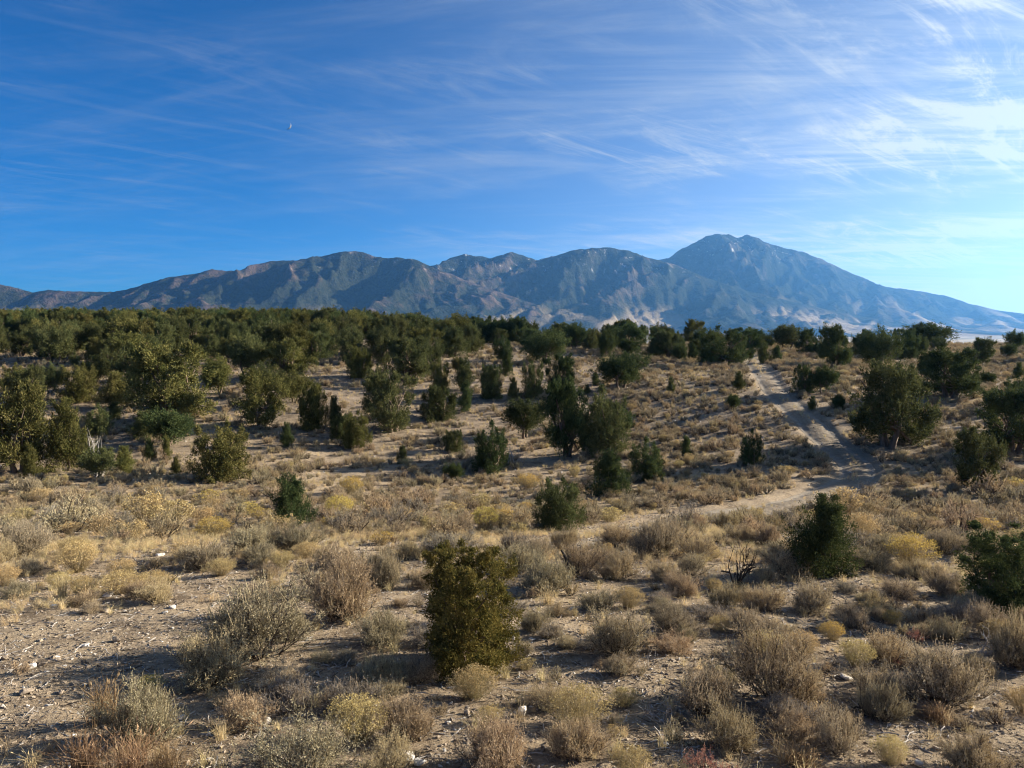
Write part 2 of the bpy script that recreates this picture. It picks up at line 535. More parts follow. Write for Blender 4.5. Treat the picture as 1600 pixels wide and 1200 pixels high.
def ground_mat():
    m, n, l, out = mat('desert_ground')
    geo = N(n, 'ShaderNodeNewGeometry'); P = geo.outputs['Position']
    big = noise(n, l, P, 0.16, 5, 0.6)
    mid = noise(n, l, P, 1.1, 6, 0.65)
    fine = noise(n, l, P, 9.0, 6, 0.7)
    grit = noise(n, l, P, 55.0, 3, 0.7)
    c = ramp(n, l, big, [(0.3, (0.255, 0.192, 0.125)), (0.55, (0.335, 0.258, 0.170)), (0.75, (0.300, 0.238, 0.162))])
    c = mixc(n, l, mrange(n, l, mid, 0.45, 0.64), c, (0.150, 0.110, 0.072))
    c = mixc(n, l, mrange(n, l, fine, 0.50, 0.72), c, (0.41, 0.325, 0.215))
    c = mixc(n, l, mrange(n, l, fine, 0.47, 0.30), c, (0.115, 0.082, 0.052))
    c = mixc(n, l, mrange(n, l, grit, 0.58, 0.70, 0, 0.8), c, (0.10, 0.078, 0.058))
    vo = N(n, 'ShaderNodeTexVoronoi', inp={'Scale': 17.0, 'Randomness': 1.0}); l.new(P, vo.inputs['Vector'])
    spot = mrange(n, l, vo.outputs['Distance'], 0.30, 0.22)
    wsel = N(n, 'ShaderNodeSeparateColor'); l.new(vo.outputs['Color'], wsel.inputs[0])
    few = mrange(n, l, wsel.outputs[0], 0.72, 0.76)
    mm = N(n, 'ShaderNodeMath', operation='MULTIPLY'); l.new(spot, mm.inputs[0]); l.new(few, mm.inputs[1])
    sc_ = ramp(n, l, wsel.outputs[1], [(0.0, (0.09, 0.075, 0.06)), (0.5, (0.26, 0.22, 0.17)), (1.0, (0.55, 0.50, 0.43))])
    c = mixc(n, l, mm.outputs[0], c, sc_)
    # needle litter in the woodland, dusty track bed, far basin
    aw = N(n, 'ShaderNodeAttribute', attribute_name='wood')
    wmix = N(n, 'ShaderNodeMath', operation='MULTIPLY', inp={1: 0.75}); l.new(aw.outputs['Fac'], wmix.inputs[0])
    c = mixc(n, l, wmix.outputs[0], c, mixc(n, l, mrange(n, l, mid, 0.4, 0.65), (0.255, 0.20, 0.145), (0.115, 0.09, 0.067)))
    at = N(n, 'ShaderNodeAttribute', attribute_name='track')
    c = mixc(n, l, at.outputs['Fac'], c, mixc(n, l, mrange(n, l, fine, 0.35, 0.65), (0.22, 0.172, 0.118), (0.30, 0.24, 0.17)))
    af = N(n, 'ShaderNodeAttribute', attribute_name='basin')
    bz = noise(n, l, P, 0.0022, 8, 0.62)
    bz2 = noise(n, l, P, 0.05, 3, 0.7)
    basin = mixc(n, l, mrange(n, l, bz, 0.38, 0.52), (0.060, 0.065, 0.036), (0.36, 0.285, 0.185))
    basin = mixc(n, l, mrange(n, l, bz2, 0.5, 0.62, 0, 0.6), basin, (0.055, 0.062, 0.035))
    c = mixc(n, l, af.outputs['Fac'], c, basin)
    bs = N(n, 'ShaderNodeBsdfPrincipled', inp={'Roughness': 0.95, 'Specular IOR Level': 0.15}); l.new(c, bs.inputs['Base Color'])
    h = N(n, 'ShaderNodeMath', operation='ADD'); l.new(fine, h.inputs[0])
    h2 = N(n, 'ShaderNodeMath', operation='MULTIPLY_ADD', inp={1: 0.35}); l.new(grit, h2.inputs[0]); l.new(mm.outputs[0], h2.inputs[2]); l.new(h2.outputs[0], h.inputs[1])
    bp = N(n, 'ShaderNodeBump', inp={'Strength': 1.0, 'Distance': 0.07}); l.new(h.outputs[0], bp.inputs['Height']); l.new(bp.outputs[0], bs.inputs['Normal'])
    l.new(bs.outputs[0], out.inputs[0])
    return m


M['ground'] = ground_mat()


def track_mat():
    m, n, l, out = mat('dusty_track')
    geo = N(n, 'ShaderNodeNewGeometry'); P = geo.outputs['Position']
    fine = noise(n, l, P, 6.0, 7, 0.7); mid = noise(n, l, P, 0.9, 4, 0.6); grit = noise(n, l, P, 40, 3, 0.7)
    c = mixc(n, l, mrange(n, l, fine, 0.35, 0.65), (0.16, 0.126, 0.088), (0.235, 0.192, 0.138))
    c = mixc(n, l, mrange(n, l, mid, 0.45, 0.7, 0, 0.6), c, (0.26, 0.205, 0.145))
    rt = N(n, 'ShaderNodeAttribute', attribute_name='rut')
    c = mixc(n, l, rt.outputs['Fac'], c, mixc(n, l, mrange(n, l, fine, 0.4, 0.6), (0.215, 0.182, 0.14), (0.28, 0.24, 0.188)))
    c = mixc(n, l, mrange(n, l, grit, 0.6, 0.7, 0, 0.6), c, (0.14, 0.115, 0.09))
    bs = N(n, 'ShaderNodeBsdfPrincipled', inp={'Roughness': 0.95, 'Specular IOR Level': 0.15}); l.new(c, bs.inputs['Base Color'])
    bp = N(n, 'ShaderNodeBump', inp={'Strength': 0.8, 'Distance': 0.04}); l.new(fine, bp.inputs['Height']); l.new(bp.outputs[0], bs.inputs['Normal'])
    l.new(bs.outputs[0], out.inputs[0])
    return m


M['track'] = track_mat()


def mountain_mat(name, tan_level, snow, warm):
    m, n, l, out = mat(name)
    geo = N(n, 'ShaderNodeNewGeometry'); P = geo.outputs['Position']
    hh = N(n, 'ShaderNodeAttribute', attribute_name='rel')     # 0 at the foot, 1 at the crest
    sp = N(n, 'ShaderNodeAttribute', attribute_name='spur')    # 1 on spurs, 0 in gullies
    n1 = noise(n, l, P, 0.0016, 9, 0.62, 0.4)
    n2 = noise(n, l, P, 0.012, 6, 0.68)
    n3 = noise(n, l, P, 0.055, 3, 0.7)
    forest = ramp(n, l, n3, [(0.38, (0.010, 0.015, 0.010)), (0.62, (0.034, 0.037, 0.024))])
    rock = ramp(n, l, n2, [(0.3, (0.038 * warm, 0.033, 0.028)), (0.7, (0.105 * warm, 0.086, 0.066))])
    f = N(n, 'ShaderNodeMath', operation='ADD'); l.new(n1, f.inputs[0])
    g = N(n, 'ShaderNodeMath', operation='MULTIPLY_ADD', inp={1: 0.22, 2: -0.11}); l.new(sp.outputs['Fac'], g.inputs[0]); l.new(g.outputs[0], f.inputs[1])
    f2 = N(n, 'ShaderNodeMath', operation='MULTIPLY_ADD', inp={1: 0.35, 2: -0.175}); l.new(n2, f2.inputs[0])
    f3 = N(n, 'ShaderNodeMath', operation='ADD'); l.new(f.outputs[0], f3.inputs[0]); l.new(f2.outputs[0], f3.inputs[1])
    c = mixc(n, l, mrange(n, l, f3.outputs[0], 0.50, 0.66, 0, 0.9), forest, rock)
    # dry grass openings on the lower slopes and fans
    lowm = mrange(n, l, hh.outputs['Fac'], 0.36, 0.10)
    t = N(n, 'ShaderNodeMath', operation='MULTIPLY'); l.new(lowm, t.inputs[0])
    mp = N(n, 'ShaderNodeMapping'); mp.inputs['Scale'].default_value = (0.0013, 0.0006, 0.0006); l.new(P, mp.inputs[0])
    fan = noise(n, l, mp.outputs[0], 1.0, 3, 0.5, 0.3)
    l.new(mrange(n, l, fan, tan_level, tan_level + 0.09), t.inputs[1])
    c = mixc(n, l, t.outputs[0], c, mixc(n, l, n3, (0.24, 0.185, 0.115), (0.33, 0.26, 0.17)))
    if snow:
        hi = mrange(n, l, hh.outputs['Fac'], 0.62, 0.8)
        s = N(n, 'ShaderNodeMath', operation='MULTIPLY'); l.new(hi, s.inputs[0])
        l.new(mrange(n, l, n2, 0.58, 0.70, 0, snow), s.inputs[1])
        c = mixc(n, l, s.outputs[0], c, (0.72, 0.74, 0.78))
    bs = N(n, 'ShaderNodeBsdfPrincipled', inp={'Roughness': 1.0, 'Specular IOR Level': 0.0}); l.new(c, bs.inputs['Base Color'])
    bh = N(n, 'ShaderNodeMath', operation='MULTIPLY_ADD', inp={1: 0.35}); l.new(n3, bh.inputs[0]); l.new(n2, bh.inputs[2])
    bp = N(n, 'ShaderNodeBump', inp={'Strength': 0.9, 'Distance': 38.0}); l.new(bh.outputs[0], bp.inputs['Height']); l.new(bp.outputs[0], bs.inputs['Normal'])
    l.new(bs.outputs[0], out.inputs[0])
    return m


# ------------------------------------------------------------------ ground sheet
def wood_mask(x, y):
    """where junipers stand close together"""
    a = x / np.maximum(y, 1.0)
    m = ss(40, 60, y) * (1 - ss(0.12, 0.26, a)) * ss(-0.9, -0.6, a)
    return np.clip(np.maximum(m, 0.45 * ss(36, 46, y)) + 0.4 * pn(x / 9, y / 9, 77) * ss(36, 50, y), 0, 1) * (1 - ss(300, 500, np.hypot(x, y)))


def build_ground():
    rr = [0.6]
    while rr[-1] < 16000:
        r = rr[-1]
        rr.append(r * (1.035 if r < 6 else 1.0065 if r < 62 else 1.02 if r < 400 else 1.055))
    rr = np.array(rr)
    th = np.concatenate([np.arange(-180, -50, 5.0), np.arange(-50, -38, 1.0), np.arange(-38, 38, 0.2), np.arange(38, 50, 1.0), np.arange(50, 180, 5.0)])
    th = np.radians(th)
    Rg, Th = np.meshgrid(rr, th, indexing='ij')
    x = Rg * np.sin(Th); y = Rg * np.cos(Th)
    td = track_d(x, y)
    z = T(x, y) - 0.16 * (1 - ss(0.65, 1.35, td))
    nr, nt = x.shape
    v = np.stack([x, y, z], -1).reshape(-1, 3)
    i = np.arange(nr - 1)[:, None] * nt; j = np.arange(nt)[None, :]; j2 = (j + 1) % nt
    f = np.stack([i + j, i + j2, i + nt + j2, i + nt + j], -1).reshape(-1, 4)[:, ::-1]
    c = len(v); v = np.vstack([v, [0, 0, float(T(np.array([0.]), np.array([0.]))[0])]])
    jj = np.arange(nt); cap = np.stack([np.full(nt, c), (jj + 1) % nt, jj], -1)
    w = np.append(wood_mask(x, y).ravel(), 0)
    tr = np.append(((1 - ss(0.7, 1.6, td + 0.9 * pn(x / 0.9, y / 0.9, 21))) * 0.9).ravel(), 0)
    ba = np.append(ss(350, 900, Rg).ravel(), 0)
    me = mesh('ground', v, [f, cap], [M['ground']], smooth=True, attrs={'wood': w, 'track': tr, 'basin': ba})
    tag(link('ground', me), 'dry tan desert ground with gravel and open dirt', None, None, 'structure')


def build_track():
    P = catmull(TRACK[::6], 12)
    d = unit(np.gradient(P, axis=0)); nrm = np.stack([-d[:, 1], d[:, 0]], -1)
    s = np.cumsum(np.append(0, np.linalg.norm(np.diff(P, axis=0), axis=1)))
    off = np.linspace(-1.12, 1.12, 27)
    X = P[:, None, 0] + nrm[:, None, 0] * off[None]; Y = P[:, None, 1] + nrm[:, None, 1] * off[None]
    wob = 0.18 * pn(s / 3.0, s * 0 + 2, 5)[:, None]
    rut = np.exp(-((np.abs(off[None] + wob) - 0.70) / 0.22) ** 2)
    Z = T(X, Y) - 0.085 - 0.05 * rut + 0.025 * np.exp(-((off[None] + wob) / 0.3) ** 2) - 0.10 * ss(0.85, 1.12, np.abs(off))[None]
    k, w = X.shape
    i = np.arange(k - 1)[:, None] * w; j = np.arange(w - 1)[None]
    f = np.stack([i + j, i + j + 1, i + w + j + 1, i + w + j], -1).reshape(-1, 4)
    me = mesh('dirt_track', np.stack([X, Y, Z], -1).reshape(-1, 3), f, [M['track']], smooth=True, attrs={'rut': rut * (1 - ss(0.9, 1.15, np.abs(off)))[None]})
    tag(link('dirt_track', me), 'pale two-rut dirt track curving down over the slope', None, None, 'structure')


# ------------------------------------------------------------------ mountains
def mountain(name, label, pts, dist, front, back, power, seed, material, step, base=-70, lean=0.3, spur=0.24):
    pts = np.array(pts, float)
    d = ray(pts[:, 0], pts[:, 1]); dd = np.interp(pts[:, 0], dist[0], dist[1])
    px = d[:, 0] / d[:, 1] * dd; pz = d[:, 2] / d[:, 1] * dd
    xs = np.arange(px.min(), px.max(), step)
    ys = np.arange(dd.min() - front, dd.max() + back, step)
    X, Y = np.meshgrid(xs, ys, indexing='ij')
    sy = np.interp(X, px, dd)
    D = sy - Y                        # distance in front of the crest
    Xs = X + lean * np.abs(D) + 120 * fbm(X / 900, Y / 900, 3, seed + 50)
    k = np.clip(np.abs(D) / 500, 0, 1)
    hs = np.interp(X * (1 - k) + Xs * k, px, pz)
    W = np.where(D > 0, front, back) * np.clip(hs / np.max(pz), 0.42, 1.0) ** 0.55
    W = W * (1 + 0.16 * pn(Xs / 700, Y * 0, seed + 3))
    t = np.clip(np.abs(D) / W, 0, 1)
    f = (1 - t) ** power
    def rdg(a_, b_, sd_):
        return np.clip(1 - np.abs(pn(a_, b_, sd_)) * 1.9, 0, 1) ** 1.35
    wx = 60 * pn(X / 260, Y / 260, seed + 60); wy = 60 * pn(X / 260, Y / 260, seed + 61)
    rid = rdg(Xs / 640, D / 2800, seed) * 0.50 + rdg((Xs + wx) / 270 + D / 1200, (D + wy) / 900, seed + 1) * 0.30 + rdg((X + wx) / 120 - D / 800, (D + wy) / 330, seed + 2) * 0.15 + rdg((X + wx) / 55, (D + wy) / 130, seed + 4) * 0.06
    env = np.clip(t * 6.0, 0, 1) * (1 - t) ** 1.05
    rough = fbm(X / 140, Y / 140, 5, seed + 9, 0.6)
    top = hs - base
    Z = base + top * f + (rid - 0.62) * spur * 1.5 * top * env + rough * 0.026 * top * (0.45 + np.clip(t * 6, 0, 1)) * (1 - t) ** 1.3
    Z = Z - 12 * ss(0.94, 1.0, t)
    nx, ny = X.shape
    v = np.stack([X, Y, Z], -1).reshape(-1, 3)
    i = np.arange(nx - 1)[:, None] * ny; j = np.arange(ny - 1)[None]
    fc = np.stack([i + j, i + ny + j, i + ny + j + 1, i + j + 1], -1).reshape(-1, 4)
    rel = np.clip((Z - base) / (np.max(pz) - base), 0, 1)
    keep = (t.reshape(-1)[fc].min(1) < 0.999)
    me = mesh(name, v, fc[keep], [material], smooth=True, attrs={'rel': rel, 'spur': np.clip(rid, 0, 1)})
    tag(link(name, me), label, None, None, 'structure')


def build_mountains():
    S1 = [(-700, 470), (-300, 452), (-60, 440), (0, 445), (15, 447), (50, 456), (75, 452), (110, 455), (180, 456), (215, 447), (250, 437), (300, 428), (330, 420.5), (352, 423), (370, 424), (395, 415), (420, 408), (440, 406.5), (462, 406),
          (485, 402), (505, 400), (520, 396), (540, 393), (555, 392), (568, 395), (580, 398.5), (600, 401), (618, 401), (635, 403), (650, 404), (665, 412), (690, 422), (730, 438), (780, 456), (840, 476), (900, 492), (980, 506), (1050, 512)]
    S2 = [(560, 455), (600, 438), (640, 424), (672, 415), (690, 411), (705, 402), (718, 398.5), (730, 397), (748, 400), (765, 402.5), (780, 398), (800, 393), (812, 396), (822, 400), (840, 406), (852, 403.5), (865, 401), (880, 395), (895, 390), (918, 388),
          (940, 386), (960, 388), (980, 391), (997, 397), (1010, 402), (1030, 405), (1060, 416), (1110, 436), (1170, 455), (1250, 474), (1330, 492), (1420, 506), (1480, 513)]
    S3 = [(860, 450), (930, 430), (1000, 414), (1030, 406), (1045, 402), (1060, 392), (1080, 380), (1100, 370), (1112, 366.5), (1125, 364), (1138, 367), (1150, 371), (1160, 369), (1170, 367), (1185, 373), (1200, 380), (1218, 385),
          (1235, 388), (1250, 392), (1265, 397), (1288, 407), (1310, 417), (1345, 432), (1375, 446), (1400, 450), (1420, 452), (1445, 456), (1470, 460), (1490, 466), (1510, 473), (1535, 479), (1560, 485), (1600, 490), (1680, 497), (1800, 503), (1950, 509), (2150, 514)]
    mountain('mountain_peak', 'tall blue double-topped peak with a long slope falling away', S3, ([860, 1150, 1600, 2150], [8900, 9600, 9900, 10400]), 4300, 2600, 1.75, 31, mountain_mat('peak_slopes', 0.49, 0.35, 0.95), 30, -76, 0.25, 0.30)
    mountain('mountain_ridge', 'row of rugged blue peaks with thin snow between the massif and the tall peak', S2, ([560, 800, 1480], [7300, 7500, 7700]), 2700, 1800, 1.5, 12, mountain_mat('ridge_slopes', 0.44, 0.65, 1.05), 22, -76, 0.5, 0.42)
    mountain('mountain_massif', 'dark broad wooded massif rising behind the juniper woodland', S1, ([-700, 0, 560, 1050], [5200, 5700, 6300, 6300]), 1900, 1500, 1.35, 4, mountain_mat('massif_slopes', 0.56, 0.15, 1.15), 17, -74, 0.2, 0.42)


# ------------------------------------------------------------------ plants
def juniper(seed, kind, nspray, L, W):
    """returns trunk and crown geometry for a plant of height 1 and width about 1"""
    rg = np.random.default_rng(seed)
    lob = []
    if kind == 'cone':
        for z in np.linspace(0.12, 0.86, 15):
            a = rg.uniform(0, 6.28); rad = 0.36 * (1 - z) ** 0.75 * rg.uniform(0.45, 1.0)
            lob.append((rad * np.cos(a), rad * np.sin(a), z, 0.10 + 0.15 * (1 - z), 0.13 + 0.10 * (1 - z)))
    elif kind == 'flame':           # several upright tongues from the ground
        many = nspray > 10000
        for _ in range(26 if many else 11):
            a = rg.uniform(0, 6.28); rad = (0.40 if many else 0.33) * math.sqrt(rg.uniform(0, 1))
            hgt = rg.uniform(0.74, 0.97) * (1 - 0.20 * (rad / 0.40) ** 2) if many else rg.uniform(0.62, 0.93) * (1 - 0.55 * (rad / 0.40) ** 2)
            for q in range(3):
                z = hgt * (0.25 + 0.30 * q)
                lob.append((rad * np.cos(a) * (1 + .1 * q), rad * np.sin(a) * (1 + .1 * q), z, (0.175 - 0.035 * q) * (0.85 if many else 1), 0.21 - 0.02 * q))
    elif kind == 'block':           # dense bush, as broad above as below, many tips
        for _ in range(20):
            a = rg.uniform(0, 6.28); rad = 0.37 * rg.uniform(0, 1) ** 0.42
            tz = rg.uniform(0.70, 0.90)
            for q in range(3):
                lob.append((rad * np.cos(a) * (0.92 + 0.08 * q), rad * np.sin(a) * (0.92 + 0.08 * q), 0.10 + (tz - 0.10) * q / 2, 0.115 - 0.02 * q, 0.19))
    elif kind == 'round':
        for _ in range(17):
            d = unit(rg.normal(size=3)); d[2] = d[2] * 0.9
            rad = rg.uniform(0.45, 1.0)
            lob.append((0.33 * d[0] * rad, 0.33 * d[1] * rad, 0.50 + 0.30 * d[2] * rad, rg.uniform(0.13, 0.2), rg.uniform(0.14, 0.21)))
        lob.append((0, 0, 0.4, 0.25, 0.27))
    elif kind == 'big':
        for _ in range(24):
            a = rg.uniform(0, 6.28); rad = math.sqrt(rg.uniform(0.02, 1)); z = rg.uniform(0.14, 0.88)
            rr = 0.40 * rad * math.sqrt(max(0.06, 1 - ((z - 0.42) / 0.52) ** 2))
            lob.append((rr * np.cos(a), rr * np.sin(a), z, rg.uniform(0.08, 0.16), rg.uniform(0.08, 0.15)))
    else:                           # umbrella: clear stem, wide head
        for _ in range(18):
            a = rg.uniform(0, 6.28); rad = math.sqrt(rg.uniform(0, 1))
            lob.append((0.40 * rad * np.cos(a), 0.40 * rad * np.sin(a), 0.80 - 0.26 * rad ** 2 + rg.uniform(-.08, .05), rg.uniform(0.10, 0.16), rg.uniform(0.08, 0.13)))
    lob = np.array(lob)
    # small clumps on each lobe give an uneven outline
    wts = lob[:, 3] ** 1.6; wts /= wts.sum()
    ncl = max(70, nspray // 64)
    ci = rg.choice(len(lob), ncl, p=wts)
    cd = unit(rg.normal(size=(ncl, 3)) + np.array([0, 0, 0.35]))
    cr = rg.uniform(0.45, 1.32, ncl)
    cp = lob[ci, :3] + cd * np.stack([lob[ci, 3], lob[ci, 3], lob[ci, 4]], -1) * cr[:, None]
    cs = rg.uniform(0.24, 0.46, ncl) * lob[ci, 3]
    k = rg.integers(0, ncl, nspray)
    off = rg.normal(size=(nspray, 3)) * np.array([0.52, 0.52, 0.52])
    cl = unit(cd * 0.6 + np.array([0, 0, 0.75]))                       # clumps are upswept tongues, narrow at the tip
    al = rg.normal(size=nspray)
    off = off * np.clip(1.15 - 0.38 * al, 0.25, 1.7)[:, None] + cl[k] * (al * 1.05)[:, None]
    p = cp[k] + off * cs[k][:, None]
    inner = rg.random(nspray) < 0.16
    p[inner] = (lob[ci[k[inner]], :3] + rg.normal(size=(inner.sum(), 3)) * lob[ci[k[inner]], 3][:, None] * 0.45)
    p[:, 2] = np.maximum(p[:, 2], 0.015 + 0.03 * rg.random(nspray))
    p[:, 2] = np.minimum(p[:, 2], 0.985 + 0.02 * rg.random(nspray))
    dirs = unit(cd[k] * 0.55 + np.array([0, 0, 0.65]) + unit(off) * 0.35 + rg.normal(size=(nspray, 3)) * 0.35)
    g = Geo()
    for q in range(3):
        dq = unit(dirs + rg.normal(size=(nspray, 3)) * 0.38)
        leaves(g, p + rg.normal(size=(nspray, 3)) * L * 0.35, dq, L * rg.uniform(0.7, 1.3, nspray), W * rg.uniform(0.7, 1.3, nspray), rg)
    t = Geo()
    nst = {'cone': 1, 'block': 4, 'flame': 4, 'round': 2, 'big': 3, 'umb': 2}[kind]
    for s_ in range(nst):
        a = rg.uniform(0, 6.28); rb = 0.0 if nst == 1 else 0.05
        tops = lob[rg.permutation(len(lob))[:max(4, len(lob) // nst)]]
        b0 = np.array([rb * np.cos(a), rb * np.sin(a), -0.04])
        mid = np.array([rb * 2.6 * np.cos(a + .3), rb * 2.6 * np.sin(a + .3), 0.22 if kind != 'umb' else 0.36])
        r0 = 0.036 if kind in ('big', 'umb') else 0.024
        pth = np.array([b0, b0 * 0.5 + mid * 0.5 + rg.normal(size=3) * 0.012, mid, mid + np.array([0, 0, 0.2]) + rg.normal(size=3) * 0.03])
        tube(t, pth, [r0 * 1.35, r0, r0 * 0.8, r0 * 0.45], 7)
        for qi, lb in enumerate(tops[:9]):
            e = lb[:3] * (1.28 if qi < 2 and nspray < 10000 else 0.9) - np.array([0, 0, lb[4] * 0.2]); m_ = (mid + e) / 2 + rg.normal(size=3) * 0.03 - np.array([0, 0, 0.03])
            tube(t, np.array([mid, m_, e]), [r0 * 0.55, r0 * 0.34, r0 * 0.12], 5)
    return norm_geo((t, g), (1,), 0.975)


def sage(seed, stems, twigs, nleaf, L, lw, ww, upright=0.5, stalk=0.0):
    """width 1, height 1; returns branches, foliage"""
    rg = np.random.default_rng(seed)
    n = stems
    az = rg.uniform(0, 6.28, n) ; pol = np.arccos(1 - rg.random(n) * (1 - math.cos(R(86))))
    lobe = 1 + 0.28 * np.sin(az * 2 + seed) + 0.20 * np.sin(az * 3 + seed * 2.1) + 0.12 * np.sin(az * 5 + seed * 3.3)
    end = np.stack([np.sin(pol) * np.cos(az) * 0.46 * lobe, np.sin(pol) * np.sin(az) * 0.46 * lobe, 0.10 + np.cos(pol) ** 0.65 * 0.62], -1) * rg.uniform(0.60, 1.10, n)[:, None] * (1 + 0.18 * np.sin(az + seed * 1.7))[:, None]
    b0 = np.stack([rg.normal(size=n) * 0.07, rg.normal(size=n) * 0.07, np.full(n, -0.03)], -1)
    mid = b0 * 0.45 + end * 0.55 + np.stack([np.cos(az) * 0.05, np.sin(az) * 0.05, -0.04 - 0.08 * np.sin(pol)], -1) + rg.normal(size=(n, 3)) * 0.03
    br = Geo(); fo = Geo()
    tt = np.linspace(0, 1, 5)[None, :, None]
    P = (1 - tt) ** 2 * b0[:, None] + 2 * tt * (1 - tt) * mid[:, None] + tt ** 2 * end[:, None]
    P[:, 1:4] += rg.normal(size=(n, 3, 3)) * 0.012
    ribbons(br, P, rg.uniform(0.6, 1.5, n) * ww * 3.8, rg, 0, 0.3)
    ribbons(br, P, rg.uniform(0.6, 1.5, n) * ww * 3.8, rg, 0, 0.3)
    # twigs
    si = np.repeat(np.arange(n), twigs); m = len(si)
    t = rg.uniform(0.16, 1.0, m) ** 0.6; t1 = t[:, None]
    q0 = (1 - t1) ** 2 * b0[si] + 2 * t1 * (1 - t1) * mid[si] + t1 ** 2 * end[si]
    sd = unit(end[si] - b0[si])
    td = unit(sd * 0.55 + np.array([0, 0, upright]) + rg.normal(size=(m, 3)) * 0.38)
    tl = rg.uniform(0.10, 0.25, m)[:, None]
    q2 = q0 + td * tl + np.array([0, 0, 0.03]); q1 = (q0 + q2) / 2 + rg.normal(size=(m, 3)) * 0.012
    ribbons(br, np.stack([q0, q1, q2], 1), rg.uniform(0.7, 1.3, m) * ww, rg, 0, 0.5)
    # leaves on the upper twig
    li = np.repeat(np.arange(m), nleaf); k = len(li)
    s = rg.uniform(0.35, 1.05, k)[:, None]
    lp = q0[li] * (1 - s) + q2[li] * s + rg.normal(size=(k, 3)) * 0.008
    ld = unit(td[li] + rg.normal(size=(k, 3)) * 0.55)
    leaves(fo, lp, ld, L * rg.uniform(0.6, 1.4, k), lw * rg.uniform(0.7, 1.3, k), rg, 0)
    if stalk:
        j = np.where(rg.random(m) < stalk)[0]
        s0 = q2[j]; s2 = s0 + unit(np.array([0, 0, 1.0]) + rg.normal(size=(len(j), 3)) * 0.22 + sd[si[j]] * 0.25) * rg.uniform(0.08, 0.2, len(j))[:, None]
        ribbons(fo, np.stack([s0, (s0 + s2) / 2, s2], 1), lw * 0.42, rg, 1, 0.8)
    return norm_geo((br, fo), (1,), 0.955)


def rabbit(seed, stems, nfl, L, lw, ww, fill=0.85):
    """broom of fine stems with flower heads over the top; returns branches, foliage, heads"""
    rg = np.random.default_rng(seed)
    n = stems
    az = rg.uniform(0, 6.28, n); pol = np.arccos(1 - rg.random(n) * (1 - math.cos(R(68))))
    lobe = 1 + 0.15 * np.sin(az * 2 + seed) + 0.1 * np.sin(az * 3 + seed)
    end = np.stack([np.sin(pol) * np.cos(az) * 0.5 * lobe, np.sin(pol) * np.sin(az) * 0.5 * lobe, 0.10 + np.cos(pol) ** 0.7 * 0.84], -1) * rg.uniform(0.78, 1.03, n)[:, None]
    b0 = np.stack([rg.normal(size=n) * 0.05, rg.normal(size=n) * 0.05, np.full(n, -0.03)], -1)
    mid = b0 * 0.5 + end * 0.5 + np.stack([np.cos(az) * 0.05, np.sin(az) * 0.05, -0.05 * np.sin(pol)], -1) + rg.normal(size=(n, 3)) * 0.02
    br = Geo(); fo = Geo(); hd = Geo()
    tt = np.linspace(0, 1, 4)[None, :, None]
    P = (1 - tt) ** 2 * b0[:, None] + 2 * tt * (1 - tt) * mid[:, None] + tt ** 2 * end[:, None]
    ribbons(br, P, rg.uniform(0.7, 1.6, n) * ww, rg, 0, 0.5)
    sd = unit(end - mid)
    li = np.repeat(np.arange(n), 7); k = len(li); s = rg.uniform(0.4, 0.98, k)[:, None]
    lp = (1 - s) ** 2 * b0[li] + 2 * s * (1 - s) * mid[li] + s ** 2 * end[li]
    leaves(fo, lp, unit(sd[li] + rg.normal(size=(k, 3)) * 0.5), L * 1.8 * rg.uniform(0.6, 1.4, k), lw * 0.6, rg)
    have = np.where(rg.random(n) < fill)[0]
    hi = np.repeat(have, nfl); k = len(hi)
    hp = end[hi] + rg.normal(size=(k, 3)) * np.array([0.028, 0.028, 0.02])
    leaves(hd, hp, unit(sd[hi] * 0.6 + np.array([0, 0, .5]) + rg.normal(size=(k, 3)) * 0.6), L * rg.uniform(0.6, 1.4, k), lw * rg.uniform(0.8, 1.4, k), rg)
    return norm_geo((br, fo, hd), (2,))


def tuft(seed, blades, w, lean=0.45, seedheads=0):
    rg = np.random.default_rng(seed)
    n = blades; az = rg.uniform(0, 6.28, n); ln = np.abs(rg.normal(size=n)) * lean
    h = rg.uniform(0.45, 1.0, n)
    b0 = np.stack([rg.normal(size=n) * 0.10, rg.normal(size=n) * 0.10, np.full(n, -0.03)], -1)
    m_ = b0 + np.stack([np.cos(az) * ln * 0.3, np.sin(az) * ln * 0.3, h * 0.6], -1)
    e = b0 + np.stack([np.cos(az) * ln, np.sin(az) * ln, h * (1 - 0.3 * np.minimum(ln, 1))], -1)
    g = Geo(); ribbons(g, np.stack([b0, m_, e], 1), w * rg.uniform(0.6, 1.3, n), rg, 0, 0.3)
    if seedheads:
        leaves(g, e[:seedheads], unit(e[:seedheads] - m_[:seedheads]), 0.12, w * 2.2, rg)
    return g


